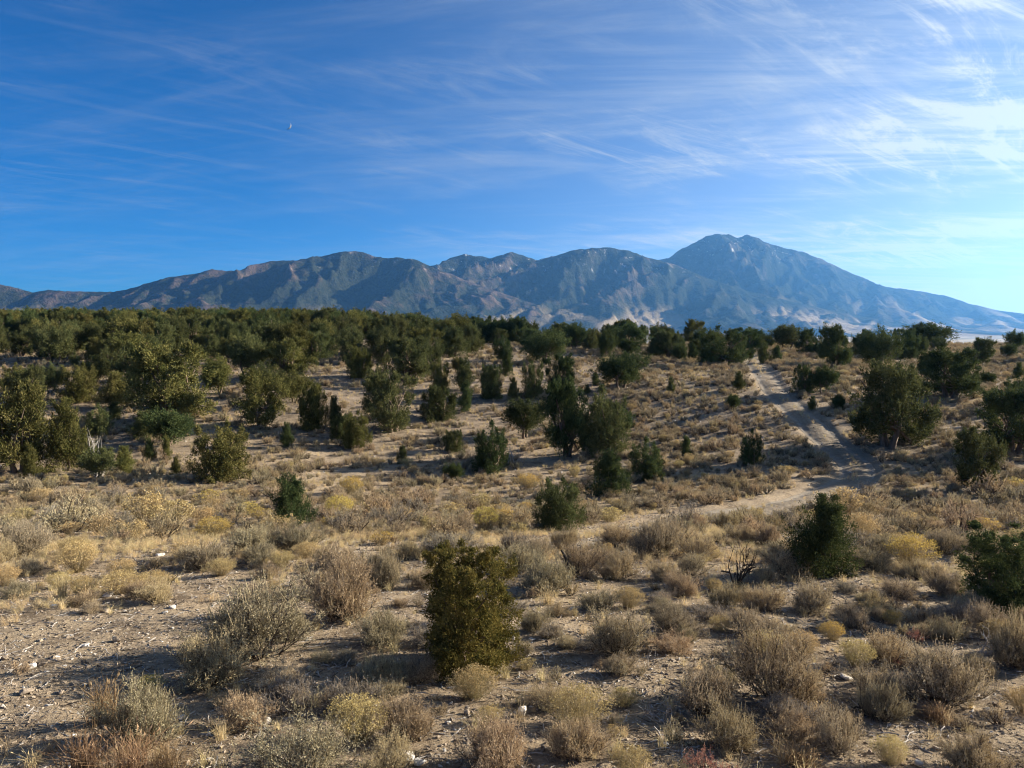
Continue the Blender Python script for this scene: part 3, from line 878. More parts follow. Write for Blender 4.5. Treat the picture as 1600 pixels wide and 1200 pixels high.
def snag(seed, spread=0.7, n_main=5, depth=3, r0=0.05, up=0.6):
    """bare twisted dead branches, height about 1"""
    rg = np.random.default_rng(seed); g = Geo()

    def grow(p, d, ln, r, lev):
        pts = [p]; q = p; dd = d
        for _ in range(4):
            dd = unit(dd + rg.normal(size=3) * 0.30 + np.array([0, 0, 0.08])); q = q + dd * ln / 4; pts.append(q)
        tube(g, np.array(pts), np.linspace(r, r * 0.45, 5), 5 if lev else 6)
        if lev < depth:
            for _ in range(rg.integers(2, 5)):
                s = rg.integers(1, 5)
                grow(pts[s], unit(dd + rg.normal(size=3) * 0.75 + np.array([0, 0, 0.2])), ln * rg.uniform(0.45, 0.72), r * 0.5, lev + 1)
    for _ in range(n_main):
        a = rg.uniform(0, 6.28)
        grow(np.array([rg.normal() * .03, rg.normal() * .03, -0.05]), unit(np.array([math.cos(a) * spread, math.sin(a) * spread, up])), rg.uniform(0.38, 0.55), r0 * rg.uniform(0.6, 1), 1)
    norm_geo((g,), (0,), 0.97)
    return g


def rock_mesh(name, seed, flat, material, npts=22):
    rg = np.random.default_rng(seed)
    bm = bmesh.new()
    for p in unit(rg.normal(size=(npts, 3))) * rg.uniform(0.75, 1.0, (npts, 1)) * np.array([0.5, 0.40, 0.5 * flat]):
        bm.verts.new(p)
    r = bmesh.ops.convex_hull(bm, input=bm.verts)
    junk = [e for e in set(r['geom_interior'] + r['geom_unused']) if isinstance(e, bmesh.types.BMVert)]
    bmesh.ops.delete(bm, geom=junk, context='VERTS')
    bmesh.ops.bevel(bm, geom=bm.edges[:], offset=0.02, segments=1, affect='EDGES')
    me = bpy.data.meshes.new(name); bm.to_mesh(me); bm.free()
    me.materials.append(material)
    return me


# ------------------------------------------------------------------ prototypes: meshes shared by all copies
JK = [('flame', 1), ('flame', 2), ('flame', 3), ('cone', 4), ('cone', 5), ('round', 6), ('round', 7), ('round', 8), ('big', 9), ('big', 10), ('big', 11), ('umb', 12), ('umb', 13)]
JUN = {}
for kd, sd_ in JK:
    t_, c_ = juniper(100 + sd_, kd, {'flame': 6500, 'cone': 6000, 'round': 6500, 'big': 7800, 'umb': 5500}[kd], 0.036, 0.0125)
    JUN.setdefault(kd, []).append((t_.build('juniper_trunk', [M['bark']], True), c_))


def crown_of(kd, i, mname):
    t_, c_ = JUN[kd][i]
    key = ('crown', kd, i, mname)
    if key not in CACHE:
        CACHE[key] = c_.build('juniper_crown', [M[mname]])
    return t_, CACHE[key]


CACHE = {}
FIRST = {}
SAGE = []
for i in range(6):      # near shrubs
    SAGE.append(sage(200 + i, 46 + 5 * i, 28, 10, 0.030, 0.0092, 0.0042, 0.18 + 0.08 * i, 0.5 if i % 2 else 0.2))
SAGE_S = [sage(230 + i, 20, 12, 7, 0.052, 0.018, 0.008, 0.45, 0.4) for i in range(4)]
RAB = [rabbit(260 + i, 330, 9, 0.028, 0.014, 0.0045, 0.9) for i in range(3)]
RAB_S = [rabbit(270 + i, 110, 6, 0.05, 0.026, 0.010, 0.85) for i in range(3)]


def parts_mesh(src, lst, i, mats, names):
    key = (src, i, tuple(mats))
    if key not in CACHE:
        CACHE[key] = [g.build(nm, [M[m], M['straw']]) for g, m, nm in zip(lst[i], mats, names)]
    return CACHE[key]


def whole_mesh(src, lst, i, mats, name):
    key = (src, i, tuple(mats), 'w')
    if key not in CACHE:
        g = Geo()
        for q, gg in enumerate(lst[i]):
            g.merge(gg, q)
        CACHE[key] = g.build(name, [M[m] for m in mats] + [M['straw']])
    return CACHE[key]


THINGS = []     # every countable thing, for the labels: dict(o, kind, x, y, w, h, u, v, ...)


def px_of(x, y, z):
    f = math.cos(PITCH) * y - math.sin(PITCH) * z; up = math.sin(PITCH) * y + math.cos(PITCH) * z
    return 800 + F * x / f, 600 - F * up / f, f


def add_juniper(x, y, w, h, kd, i, mname, rz, name='juniper_tree', z=None, label=None):
    z = float(T(np.array([x]), np.array([y]))[0]) if z is None else z
    i = i % len(JUN[kd])
    tm, cm = crown_of(kd, i, FIRST.setdefault((kd, i), mname))
    o = link(name, None, None, (x, y, z - 0.03), rz, (w, w, h))
    o.empty_display_size = 0.3
    link('trunk', tm, o); c = link('crown', cm, o)
    c.material_slots[0].link = 'OBJECT'; c.material_slots[0].material = M[mname]
    THINGS.append(dict(o=o, kind='juniper', x=x, y=y, w=w, h=h, label=label, form=kd, mat=mname))
    return o


def add_shrub(x, y, w, h, kind, i, rz, near, label=None):
    z = float(T(np.array([x]), np.array([y]))[0])
    if kind in ('sage', 'sage_tan', 'sage_grey'):
        mats = ('sage_bark', 'sage_leaf' if kind == 'sage' else kind); nm = 'sagebrush'; nms = ('branches', 'foliage')
        A, B = SAGE, SAGE_S
    else:
        mats = ('rabbit_stem', 'rabbit_stem', 'rabbit_gold' if kind == 'gold' else 'rabbit_yellow'); nm = 'rabbitbrush'; nms = ('branches', 'foliage', 'flower_heads')
        A, B = RAB, RAB_S
    if near:
        ms = parts_mesh(kind, A, i % len(A), mats, nms)
        o = link(nm, None, None, (x, y, z - 0.02), rz, (w, w, h))
        for m_, n_ in zip(ms, nms): link(n_, m_, o)
    else:
        o = link(nm, whole_mesh(kind, B, i % len(B), mats, nm), None, (x, y, z - 0.02), rz, (w, w, h))
    THINGS.append(dict(o=o, kind=nm, x=x, y=y, w=w, h=h, label=label, col=kind))
    return o


OCC = []        # (x, y, radius) footprints already taken


def free(x, y, r, f=0.8):
    if not OCC: return True
    a = np.array(OCC)
    return bool((np.hypot(a[:, 0] - x, a[:, 1] - y) > (a[:, 2] + r) * f).all())


# ------------------------------------------------------------------ the large structure
build_ground()
build_track()
build_mountains()

# ------------------------------------------------------------------ junipers read off the photograph: foot (u, v), width and height in photo pixels
t_, c_ = juniper(305, 'block', 21000, 0.026, 0.0085)
JUN['hero'] = [(t_.build('juniper_trunk', [M['bark']], True), c_)]
t_, c_ = juniper(302, 'cone', 11000, 0.029, 0.010)
JUN['hero_cone'] = [(t_.build('juniper_trunk', [M['bark']], True), c_)]
t_, c_ = juniper(303, 'block', 13000, 0.029, 0.010)
JUN['hero_round'] = [(t_.build('juniper_trunk', [M['bark']], True), c_)]
TREES = [
    # u, v, w, h, form, material, label
    (722, 1042, 178, 184, 'hero', 'jun_gold', 'olive flame-shaped juniper bush standing alone on the gravel nearest the camera'),
    (1286, 902, 122, 130, 'hero_cone', 'jun_dark', 'dark green cone-shaped juniper beside the near end of the dirt track'),
    (1572, 957, 136, 132, 'hero_round', 'jun_dark', 'dark juniper at the right edge of the photo among grey sagebrush'),
    (457, 825, 76, 84, 'cone', 'jun_dark', 'small dark pointed juniper among the golden shrubs'),
    (875, 827, 82, 80, 'flame', 'jun_green', 'dark rounded juniper where the dirt track fades out'),
    (955, 772, 70, 68, 'cone', 'jun_dark', 'bluish green conical juniper lowest of the central clump'),
    (1010, 750, 58, 66, 'flame', 'jun_dark', 'upright juniper between the conical juniper and the shrub slope'),
    (347, 749, 94, 88, 'flame', 'jun_olive', 'dense olive juniper alone at the foot of the wooded slope'),
    (30, 738, 105, 140, 'big', 'jun_olive', 'tall light olive juniper at the left edge of the photo'),
    (46, 747, 28, 56, 'cone', 'jun_olive', 'slim young juniper in front of the tall juniper at the left edge'),
    (108, 735, 76, 112, 'cone', 'jun_olive', 'tall pointed juniper beside the silver dead branches'),
    (152, 747, 62, 48, 'round', 'jun_green', 'low juniper under the silver dead branches'),
    (194, 740, 36, 44, 'cone', 'jun_olive', 'small olive juniper right of the silver dead branches'),
    (275, 657, 132, 122, 'big', 'jun_olive', 'widest pale olive juniper on the wooded slope'),
    (214, 605, 66, 68, 'big', 'jun_green', 'rounded juniper behind the widest pale olive juniper'),
    (341, 617, 58, 58, 'round', 'jun_olive', 'round juniper tucked right behind the widest olive juniper'),
    (267, 696, 78, 58, 'round', 'jun_dark', 'low dark juniper in front of the widest olive juniper'),
    (410, 666, 86, 88, 'big', 'jun_olive', 'spreading olive juniper between shadow streaks on the wooded slope'),
    (235, 719, 22, 34, 'cone', 'jun_dark', None), (261, 717, 17, 38, 'cone', 'jun_olive', None), (275, 741, 19, 28, 'cone', 'jun_olive', None),
    (157, 680, 44, 48, 'flame', 'jun_green', None), (447, 699, 23, 40, 'cone', 'jun_dark', None),
    (487, 670, 50, 70, 'flame', 'jun_olive', None), (522, 670, 32, 52, 'cone', 'jun_green', None), (558, 699, 46, 56, 'flame', 'jun_olive', None),
    (450, 592, 76, 64, 'big', 'jun_olive', None), (388, 588, 72, 64, 'round', 'jun_green', None), (125, 627, 60, 58, 'flame', 'jun_olive', None),
    (42, 640, 64, 68, 'big', 'jun_green', None), (80, 614, 40, 44, 'round', 'jun_green', None),
    (612, 674, 86, 94, 'big', 'jun_green', 'dark juniper with a bare trunk foot in the middle of the slope'),
    (688, 657, 60, 54, 'flame', 'jun_green', 'squat juniper beside the juniper with a bare trunk foot'),
    (727, 642, 28, 46, 'cone', 'jun_dark', None), (726, 611, 38, 52, 'cone', 'jun_green', None), (770, 622, 46, 52, 'flame', 'jun_green', None),
    (803, 626, 23, 36, 'cone', 'jun_green', None), (832, 622, 38, 58, 'flame', 'jun_green', None),
    (820, 684, 72, 60, 'round', 'jun_green', 'brownish green round juniper behind the darkest juniper'),
    (770, 738, 62, 78, 'flame', 'jun_dark', 'darkest upright juniper with grey dead brush at its side'),
    (872, 612, 50, 58, 'big', 'jun_dark', None), (887, 712, 80, 122, 'big', 'jun_dark', 'tallest dark juniper in the central clump'),
    (946, 710, 86, 104, 'flame', 'jun_green', 'many-tipped juniper right against the tallest of the central clump'),
    (970, 607, 80, 58, 'round', 'jun_dark', 'wide dark juniper on the rise behind the central clump'),
    (1049, 616, 15, 28, 'cone', 'jun_green', None), (1072, 711, 23, 31, 'cone', 'jun_dark', None),
    (850, 570, 76, 54, 'round', 'jun_dark', None), (793, 588, 21, 42, 'cone', 'jun_dark', None), (785, 564, 34, 40, 'flame', 'jun_dark', None),
    (740, 555, 34, 30, 'round', 'jun_green', None), (986, 554, 74, 48, 'umb', 'jun_dark', 'flat-topped juniper with a visible trunk on the skyline'),
    (948, 564, 30, 50, 'round', 'jun_dark', None), (1040, 547, 38, 32, 'round', 'jun_green', None),
    (563, 590, 42, 47, 'flame', 'jun_olive', None), (588, 607, 30, 38, 'flame', 'jun_green', None), (640, 594, 74, 68, 'big', 'jun_green', None),
    (605, 570, 50, 50, 'big', 'jun_green', None), (668, 582, 50, 60, 'flame', 'jun_green', None), (687, 610, 32, 46, 'flame', 'jun_olive', None),
    (628, 723, 20, 28, 'cone', 'jun_green', None), (710, 751, 34, 28, 'round', 'jun_dark', None),
    (1128, 572, 80, 60, 'flame', 'jun_dark', 'bushy dark juniper left of the track where it crests'),
    (1083, 565, 21, 29, 'cone', 'jun_dark', None), (1193, 567, 25, 34, 'cone', 'jun_green', None), (1171, 564, 17, 21, 'round', 'jun_dark', None), (1214, 566, 20, 26, 'cone', 'jun_dark', None),
    (1303, 576, 54, 68, 'big', 'jun_dark', 'upright dark juniper alone where the right crest opens'), (1370, 576, 68, 62, 'round', 'jun_dark', None),
    (1255, 614, 34, 44, 'flame', 'jun_dark', None), (1286, 614, 42, 43, 'round', 'jun_dark', None),
    (1155, 609, 22, 29, 'cone', 'jun_green', None), (1145, 641, 23, 25, 'round', 'jun_dark', None),
    (1385, 700, 128, 134, 'big', 'jun_green', 'largest shaggy juniper whose shadow falls across the dirt track'),
    (1485, 620, 98, 76, 'big', 'jun_dark', 'wide-spreading dark juniper uphill of the track near the right edge'), (1445, 545, 74, 40, 'round', 'jun_dark', None), (1530, 572, 50, 44, 'big', 'jun_dark', None),
    (1577, 708, 112, 106, 'big', 'jun_dark', 'broad juniper cut by the right edge of the photo behind the track'),
    (1527, 767, 82, 98, 'big', 'jun_green', 'hazy loose juniper on the bank right of the track bend'),
    (1174, 726, 38, 54, 'flame', 'jun_dark', 'narrow dark juniper alone on the shrub slope beside the track'),
    (1576, 562, 26, 26, 'round', 'jun_dark', None), (1592, 592, 22, 26, 'cone', 'jun_dark', None), (1310, 641, 22, 26, 'round', 'jun_dark', None), (1268, 640, 16, 22, 'cone', 'jun_dark', None),
    (1230, 548, 52, 40, 'round', 'jun_green', None), (1262, 556, 40, 42, 'big', 'jun_dark', None), (1168, 548, 50, 36, 'big', 'jun_dark', None), (1410, 560, 48, 46, 'flame', 'jun_dark', None),
    (898, 545, 44, 40, 'round', 'jun_dark', None), (1450, 590, 40, 30, 'round', 'jun_dark', None), (1345, 560, 40, 44, 'big', 'jun_dark', None),
]
ta = np.array([t[:2] for t in TREES], float)
gx, gy, gd = ground_at(ta[:, 0], ta[:, 1])
for q, t in enumerate(TREES):
    k = gd[q] / F
    w, h = t[2] * k, t[3] * k
    o = add_juniper(gx[q], gy[q], w, h, t[4], q, t[5], (q * 2.399) % 6.28, label=t[6])
    OCC.append((gx[q], gy[q], w * 0.42))
    THINGS[-1]['u'] = t[0]

# fill the woodland: the trees one can still tell apart
rt = np.random.default_rng(5)


def scatter_trees(n, ulo, uhi, ylo, yhi, smin, smax, crowd, dens=None):
    out = []
    for _ in range(n * 40):
        if len(out) >= n: break
        y = math.exp(rt.uniform(math.log(ylo), math.log(yhi))); x = (rt.uniform(ulo, uhi) - 800) / F * y
        u = 800 + F * x / y
        if dens and not dens(u, y): continue
        h = rt.uniform(smin, smax); w = h * rt.uniform(0.85, 1.25)
        if track_d(np.array([x]), np.array([y]))[0] < 2.5 + w * 0.4: continue
        if not free(x, y, w * 0.42, crowd): continue
        OCC.append((x, y, w * 0.42)); out.append((x, y, w, h))
    return out


fill = scatter_trees(96, -60, 700, 80, 132, 2.2, 4.6, 0.68, lambda u, y: u < 560 or (y > 84 and rt.random() < 0.75) and not (685 < u < 730))
fill += scatter_trees(11, -40, 560, 56, 74, 1.4, 3.0, 1.3)
fill += scatter_trees(26, 700, 1050, 92, 150, 2.4, 4.0, 0.75)
fill += scatter_trees(22, 1030, 1640, 88, 135, 1.6, 2.9, 0.8, lambda u, y: u < 1370 or rt.random() < 0.35)
fill += scatter_trees(16, 60, 1060, 46, 88, 0.7, 1.9, 1.2, lambda u, y: u < 1000)
fill += scatter_trees(5, 1440, 1640, 40, 70, 1.0, 2.2, 1.2)
for q, (x, y, w, h) in enumerate(fill):
    kd = rt.choice(['flame', 'round', 'big', 'big', 'round', 'cone'] if h > 2.2 else ['cone', 'flame', 'round'])
    mt = rt.choice(['jun_olive', 'jun_green', 'jun_green']) if x < 0 else rt.choice(['jun_green', 'jun_dark', 'jun_dark'])
    add_juniper(x, y, w, h, str(kd), int(rt.integers(0, 9)), str(mt), rt.uniform(0, 6.28))

# ------------------------------------------------------------------ shrubs read off the photograph
SHRUBS = [
    # u, v, w, h, kind, label
    (395, 1028, 180, 140, 'sage', 'biggest dark twiggy sagebrush casting a long shadow over bare dirt'),
    (328, 1066, 112, 88, 'sage_tan', 'tan sagebrush growing against the front of the biggest sagebrush'),
    (535, 966, 138, 116, 'sage_tan', 'tall tan-tipped sagebrush midway between the biggest sagebrush and the olive juniper bush'),
    (445, 1000, 70, 60, 'sage', 'grey sagebrush at the right flank of the biggest sagebrush'),
    (222, 1155, 128, 112, 'sage', 'grey sagebrush behind the rust grass clump at the bottom left'),
    (232, 1085, 56, 36, 'yellow', 'small bright yellow rabbitbrush topping the grey sagebrush by the rust grass'),
    (478, 1210, 175, 95, 'sage', 'wide grey sagebrush cut by the bottom edge of the photo'),
    (440, 1080, 84, 48, 'sage', 'low grey sagebrush in front of the biggest sagebrush'),
    (35, 868, 92, 62, 'sage', 'dark round sagebrush at the left edge beyond the bare dirt'),
    (130, 932, 50, 38, 'gold', None), (190, 928, 80, 42, 'gold', None), (242, 922, 60, 36, 'gold', None),
    (45, 898, 52, 34, 'sage', None), (10, 915, 56, 36, 'gold', None), (345, 899, 54, 32, 'gold', None),
    (390, 862, 80, 44, 'sage', None), (460, 858, 84, 48, 'sage', None), (333, 840, 68, 38, 'yellow', 'yellow-topped rabbitbrush on the flat behind the golden shrubs'),
    (295, 874, 78, 34, 'gold', None), (478, 872, 46, 30, 'gold', None), (190, 900, 54, 32, 'gold', None),
    (598, 918, 66, 66, 'sage', None), (600, 1006, 100, 60, 'sage', 'twiggy grey sagebrush hugging the shadow of the olive juniper bush'),
    (600, 1068, 74, 54, 'sage', None), (660, 1064, 62, 48, 'sage_tan', None), (560, 1156, 112, 80, 'gold', None), (640, 1152, 94, 74, 'sage_tan', None),
    (775, 1198, 124, 82, 'sage_tan', 'pinkish tan sagebrush at the bottom edge right of the white rock pile'),
    (905, 1132, 114, 70, 'gold', 'broad dome of yellow rabbitbrush near the pointed white rock'),
    (895, 1178, 92, 64, 'sage_tan', None), (985, 1208, 76, 50, 'gold', None),
    (968, 1024, 90, 86, 'sage', 'grey sagebrush with silver dead branches lying at its side'),
    (1050, 984, 94, 50, 'sage', None), (835, 985, 48, 38, 'sage', None), (870, 962, 42, 24, 'sage_tan', None), (855, 921, 94, 54, 'sage', None),
    (905, 899, 84, 64, 'sage_tan', None), (965, 903, 68, 50, 'sage_tan', None), (880, 858, 48, 42, 'sage_tan', None), (840, 873, 54, 38, 'sage', None),
    (817, 1022, 46, 26, 'sage', None),
    (1425, 890, 80, 66, 'yellow', 'bright yellow rabbitbrush right of the cone-shaped juniper'), (1345, 853, 56, 60, 'gold', None), (1232, 903, 78, 54, 'sage_tan', None),
    (1216, 1092, 156, 122, 'sage_tan', 'largest sagebrush on the right, olive tan with a dark twiggy heart'),
    (1106, 1114, 104, 80, 'sage', None), (1466, 1094, 138, 106, 'sage', 'wide purplish grey sagebrush near the red leaves'),
    (1376, 1122, 70, 68, 'sage', None), (1338, 1040, 64, 48, 'gold', None), (1142, 1170, 98, 80, 'sage_tan', None), (1310, 1170, 90, 80, 'sage', None),
    (1390, 1194, 60, 54, 'gold', None), (1522, 1210, 128, 76, 'sage_tan', None), (1590, 1040, 96, 86, 'sage_tan', None), (1540, 990, 60, 60, 'sage', None),
    (1135, 948, 64, 44, 'sage_tan', None), (1190, 953, 68, 48, 'sage_tan', None), (1270, 954, 80, 48, 'sage', None), (1335, 978, 58, 38, 'sage', None), (1170, 988, 64, 42, 'sage', None),
    (1080, 898, 54, 42, 'sage', None), (1062, 928, 60, 40, 'sage_tan', None), (1090, 828, 38, 28, 'sage_tan', None), (1132, 826, 46, 30, 'sage_tan', None),
    (1167, 848, 42, 34, 'sage_tan', None), (1200, 850, 46, 36, 'sage_tan', None), (1093, 872, 70, 40, 'sage_tan', None),
    (549, 775, 44, 36, 'yellow', 'yellow rabbitbrush on the rise behind the small pointed juniper'), (530, 812, 58, 44, 'yellow', 'mustard yellow rabbitbrush right of the small pointed juniper'),
    (758, 832, 52, 46, 'yellow', 'bright yellow rabbitbrush left of the rounded juniper by the track end'), (715, 838, 54, 36, 'sage', None), (825, 765, 40, 30, 'yellow', None),
    (1600, 1112, 60, 46, 'gold', None), (1255, 1020, 66, 40, 'gold', None), (1300, 1000, 44, 36, 'yellow', None), (1395, 975, 40, 26, 'yellow', None),
    (1480, 1000, 60, 40, 'sage', None), (1480, 930, 70, 44, 'sage', None), (1400, 935, 62, 40, 'sage', None),
]
sa = np.array([t[:2] for t in SHRUBS], float)
gx, gy, gd = ground_at(sa[:, 0], sa[:, 1])
for q, t in enumerate(SHRUBS):
    k = gd[q] / F
    w, h = t[2] * k, t[3] * k
    add_shrub(gx[q], gy[q], w, h * 0.90, t[4], q, (q * 2.399) % 6.28, True, t[5])
    OCC.append((gx[q], gy[q], w * 0.45))

# fill the open ground between them
rs = np.random.default_rng(11)


def shrub_density(x, y):
    d = 0.55 + 0.45 * pn(x / 3.1, y / 3.1, 61) + 0.3 * pn(x / 9, y / 9, 62)
    d = d + 0.35 * ss(20, 24, y) * (1 - ss(33, 40, y)) + 0.2 * ss(2, 6, x) * (1 - ss(20, 30, y))
    d = d * (1 - bare(x, y)) * (1 - 0.75 * wood_mask(x, y))
    return np.clip(d, 0, 1)


def scatter_shrubs(n, ylo, yhi, smin, smax, crowd, tries=60, spread=0.80):
    out = []
    for _ in range(n * tries):
        if len(out) >= n: break
        y = math.sqrt(rs.uniform(ylo ** 2, yhi ** 2)); x = rs.uniform(-spread, spread) * y
        if rs.random() > float(shrub_density(np.array([x]), np.array([y]))[0]): continue
        if x < -3.6 and y < 9.6: continue
        if math.hypot(x - 4.35, y - 16.2) < 1.2 or math.hypot(x - 1.25, y - 16.0) < 0.7: continue
        s = rs.uniform(smin, smax) * (1.35 if rs.random() < 0.12 else 1)
        if track_d(np.array([x]), np.array([y]))[0] < 1.15 + s * 0.28: continue
        if not free(x, y, s * 0.45, crowd): continue
        OCC.append((x, y, s * 0.45)); out.append((x, y, s, s * rs.uniform(0.40, 0.66)))
    return out


near_fill = scatter_shrubs(84, 6.6, 16, 0.30, 0.72, 0.72, 60, 0.74)
near_fill += scatter_shrubs(236, 16, 34, 0.6, 1.35, 0.62, 60, 0.72)
for q, (x, y, w, h) in enumerate(near_fill):
    r_ = rs.random()
    gold = 0.30 if (x < 2 and 14 < y < 30) else 0.16
    kd = ('gold' if rs.random() < 0.85 or y < 16 else 'yellow') if r_ < gold else ('sage' if r_ < gold + 0.30 else 'sage_grey' if r_ < gold + 0.48 else 'sage_tan')
    add_shrub(x, y, w, h, kd, int(rs.integers(0, 20)), rs.uniform(0, 6.28), y < 20)

# ------------------------------------------------------------------ masses nobody could count: instanced on points


def stuff(name, label, pts, scl, rots, idx, meshes, tilt=None):
    col = bpy.data.collections.new(name + "_sources")
    for q, me in enumerate(meshes):
        col.objects.link(bpy.data.objects.new("%s_source_%02d" % (name, q), me))
    me = bpy.data.meshes.new(name); n = len(pts)
    me.vertices.add(n); me.vertices.foreach_set("co", np.asarray(pts, np.float32).ravel())
    a = me.attributes.new('scl', 'FLOAT_VECTOR', 'POINT'); a.data.foreach_set('vector', np.asarray(scl, np.float32).ravel())
    a = me.attributes.new('rot', 'FLOAT_VECTOR', 'POINT'); a.data.foreach_set('vector', np.asarray(rots, np.float32).ravel())
    a = me.attributes.new('idx', 'INT', 'POINT'); a.data.foreach_set('value', np.asarray(idx, np.int32))
    o = link(name, me)
    tag(o, label, None, None, 'stuff')
    ng = bpy.data.node_groups.new(name + '_scatter', 'GeometryNodeTree')
    ng.interface.new_socket('Geometry', in_out='INPUT', socket_type='NodeSocketGeometry')
    ng.interface.new_socket('Geometry', in_out='OUTPUT', socket_type='NodeSocketGeometry')
    nn, ll = ng.nodes, ng.links
    gi = nn.new('NodeGroupInput'); go = nn.new('NodeGroupOutput')
    m2p = nn.new('GeometryNodeMeshToPoints'); iop = nn.new('GeometryNodeInstanceOnPoints')
    ci = nn.new('GeometryNodeCollectionInfo'); ci.inputs['Collection'].default_value = col
    ci.inputs['Separate Children'].default_value = True; ci.inputs['Reset Children'].default_value = True
    ll.new(gi.outputs[0], m2p.inputs[0]); ll.new(m2p.outputs[0], iop.inputs['Points']); ll.new(ci.outputs[0], iop.inputs['Instance'])
    iop.inputs['Pick Instance'].default_value = True

    def attr(nm, tp):
        a_ = nn.new('GeometryNodeInputNamedAttribute'); a_.data_type = tp; a_.inputs[0].default_value = nm
        return a_.outputs[0]
    ll.new(attr('idx', 'INT'), iop.inputs['Instance Index']); ll.new(attr('scl', 'FLOAT_VECTOR'), iop.inputs['Scale'])
    ll.new(attr('rot', 'FLOAT_VECTOR'), iop.inputs['Rotation'])
    ll.new(iop.outputs[0], go.inputs[0])
    md = o.modifiers.new('scatter', 'NODES'); md.node_group = ng
    return o


def zrot(n, rg, tilt=0.0):
    return np.stack([rg.normal(size=n) * tilt, rg.normal(size=n) * tilt, rg.uniform(0, 6.28, n)], -1)


def cand(n, ylo, yhi, rg, spread=0.85, p=2.0):
    y = (rg.uniform(ylo ** p, yhi ** p, n)) ** (1 / p); x = rg.uniform(-spread, spread, n) * y
    return x, y


rg = np.random.default_rng(23)
occ = np.array(OCC)


def clear_of(x, y, f=0.75):
    ok = np.ones(len(x), bool)
    for s in range(0, len(x), 3000):
        d = np.hypot(x[s:s + 3000, None] - occ[None, :, 0], y[s:s + 3000, None] - occ[None, :, 1])
        ok[s:s + 3000] = (d > occ[None, :, 2] * f).all(1)
    return ok


# small shrubs over the slopes beyond the near flat
x, y = cand(52000, 23, 135, rg, 0.80, 1.5)
a_ = x / y
dens = np.clip(0.36 + 0.6 * pn(x / 3.5, y / 3.5, 63) + 0.45 * ss(0.06, 0.16, a_), 0, 1) * (0.42 + 0.58 * ss(32, 42, y)) * (1 - 0.5 * wood_mask(x, y))
ok = (rg.random(len(x)) < dens) & (track_d(x, y) > 1.3) & clear_of(x, y, 0.6)
x, y = x[ok][:15000], y[ok][:15000]; n = len(x)
s = (0.25 + 0.65 * rg.random(n) ** 1.6) * (1 + 0.25 * ss(60, 110, y))
bush_lib = [whole_mesh('sage', SAGE_S, i, ('sage_bark', 'sage_leaf'), 'sagebrush') for i in range(4)] + [whole_mesh('sage_tan', SAGE_S, i, ('sage_bark', 'sage_tan'), 'sagebrush') for i in range(4)] + [whole_mesh('gold', RAB_S, i, ('rabbit_stem', 'rabbit_stem', 'rabbit_gold'), 'rabbitbrush') for i in range(2)]
stuff('far_shrubs', 'low grey and tan shrubs dotted over the far slopes', np.stack([x, y, T(x, y) - 0.02], -1), np.stack([s, s, s * rg.uniform(0.5, 0.85, n)], -1), zrot(n, rg, 0.05), rg.choice(10, n, p=[.12] * 4 + [.11] * 4 + [.04] * 2), bush_lib)

# ground-hugging little plants between the near shrubs
x, y = cand(5200, 6.3, 40, rg, 0.80, 1.6)
ok = (rg.random(len(x)) < np.clip(0.50 + 0.6 * pn(x / 1.6, y / 1.6, 64), 0, 1) * (0.35 + 0.65 * ss(12, 20, y)) * (1 - 0.9 * bare(x, y))) & (track_d(x, y) > 1.7) & clear_of(x, y, 0.7)
x, y = x[ok], y[ok]; n = len(x)
s = rg.uniform(0.12, 0.36, n) * (1 + 0.4 * ss(15, 30, y))
stuff('ground_cover', 'ankle-high dry plants scattered between the near shrubs', np.stack([x, y, T(x, y) - 0.01], -1), np.stack([s, s, s * rg.uniform(0.4, 0.8, n)], -1), zrot(n, rg, 0.1), rg.choice(10, n, p=[.11] * 4 + [.11] * 4 + [.06] * 2), bush_lib)

# dry grass
GR = [tuft(400 + i, 46, 0.016, 0.40, 14).build('grass_tuft', [M['grass_dry']]) for i in range(4)]
x, y = cand(150000, 6.3, 110, rg, 0.80, 1.25)
gd_ = np.clip(0.26 + 0.55 * pn(x / 2.4, y / 2.4, 65) + 0.75 * ss(16.5, 18.5, y) * (1 - ss(21.5, 24, y)) * ss(-0.4, 0.3, pn(x / 4, y / 4, 66)) * (1 - ss(6, 9, x)), 0, 1)
gd_ = gd_ * (0.28 + 0.72 * ss(12, 18, y)) * (1 - 0.93 * bare(x, y)) * (1 - 0.45 * ss(22, 34, y))
td_ = track_d(x, y)
ok = (rg.random(len(x)) < gd_) & ((td_ > 1.2) | (td_ < 0.3)) & clear_of(x, y, 0.5)
x, y = x[ok][:42000], y[ok][:42000]; n = len(x)
s = rg.uniform(0.09, 0.26, n) * (1 + 0.3 * ss(20, 50, y))
stuff('dry_grass', 'straw-coloured dry grass between the shrubs', np.stack([x, y, T(x, y) - 0.01], -1), np.stack([s * 1.15, s * 1.15, s], -1), zrot(n, rg, 0.12), rg.integers(0, 4, n), GR)

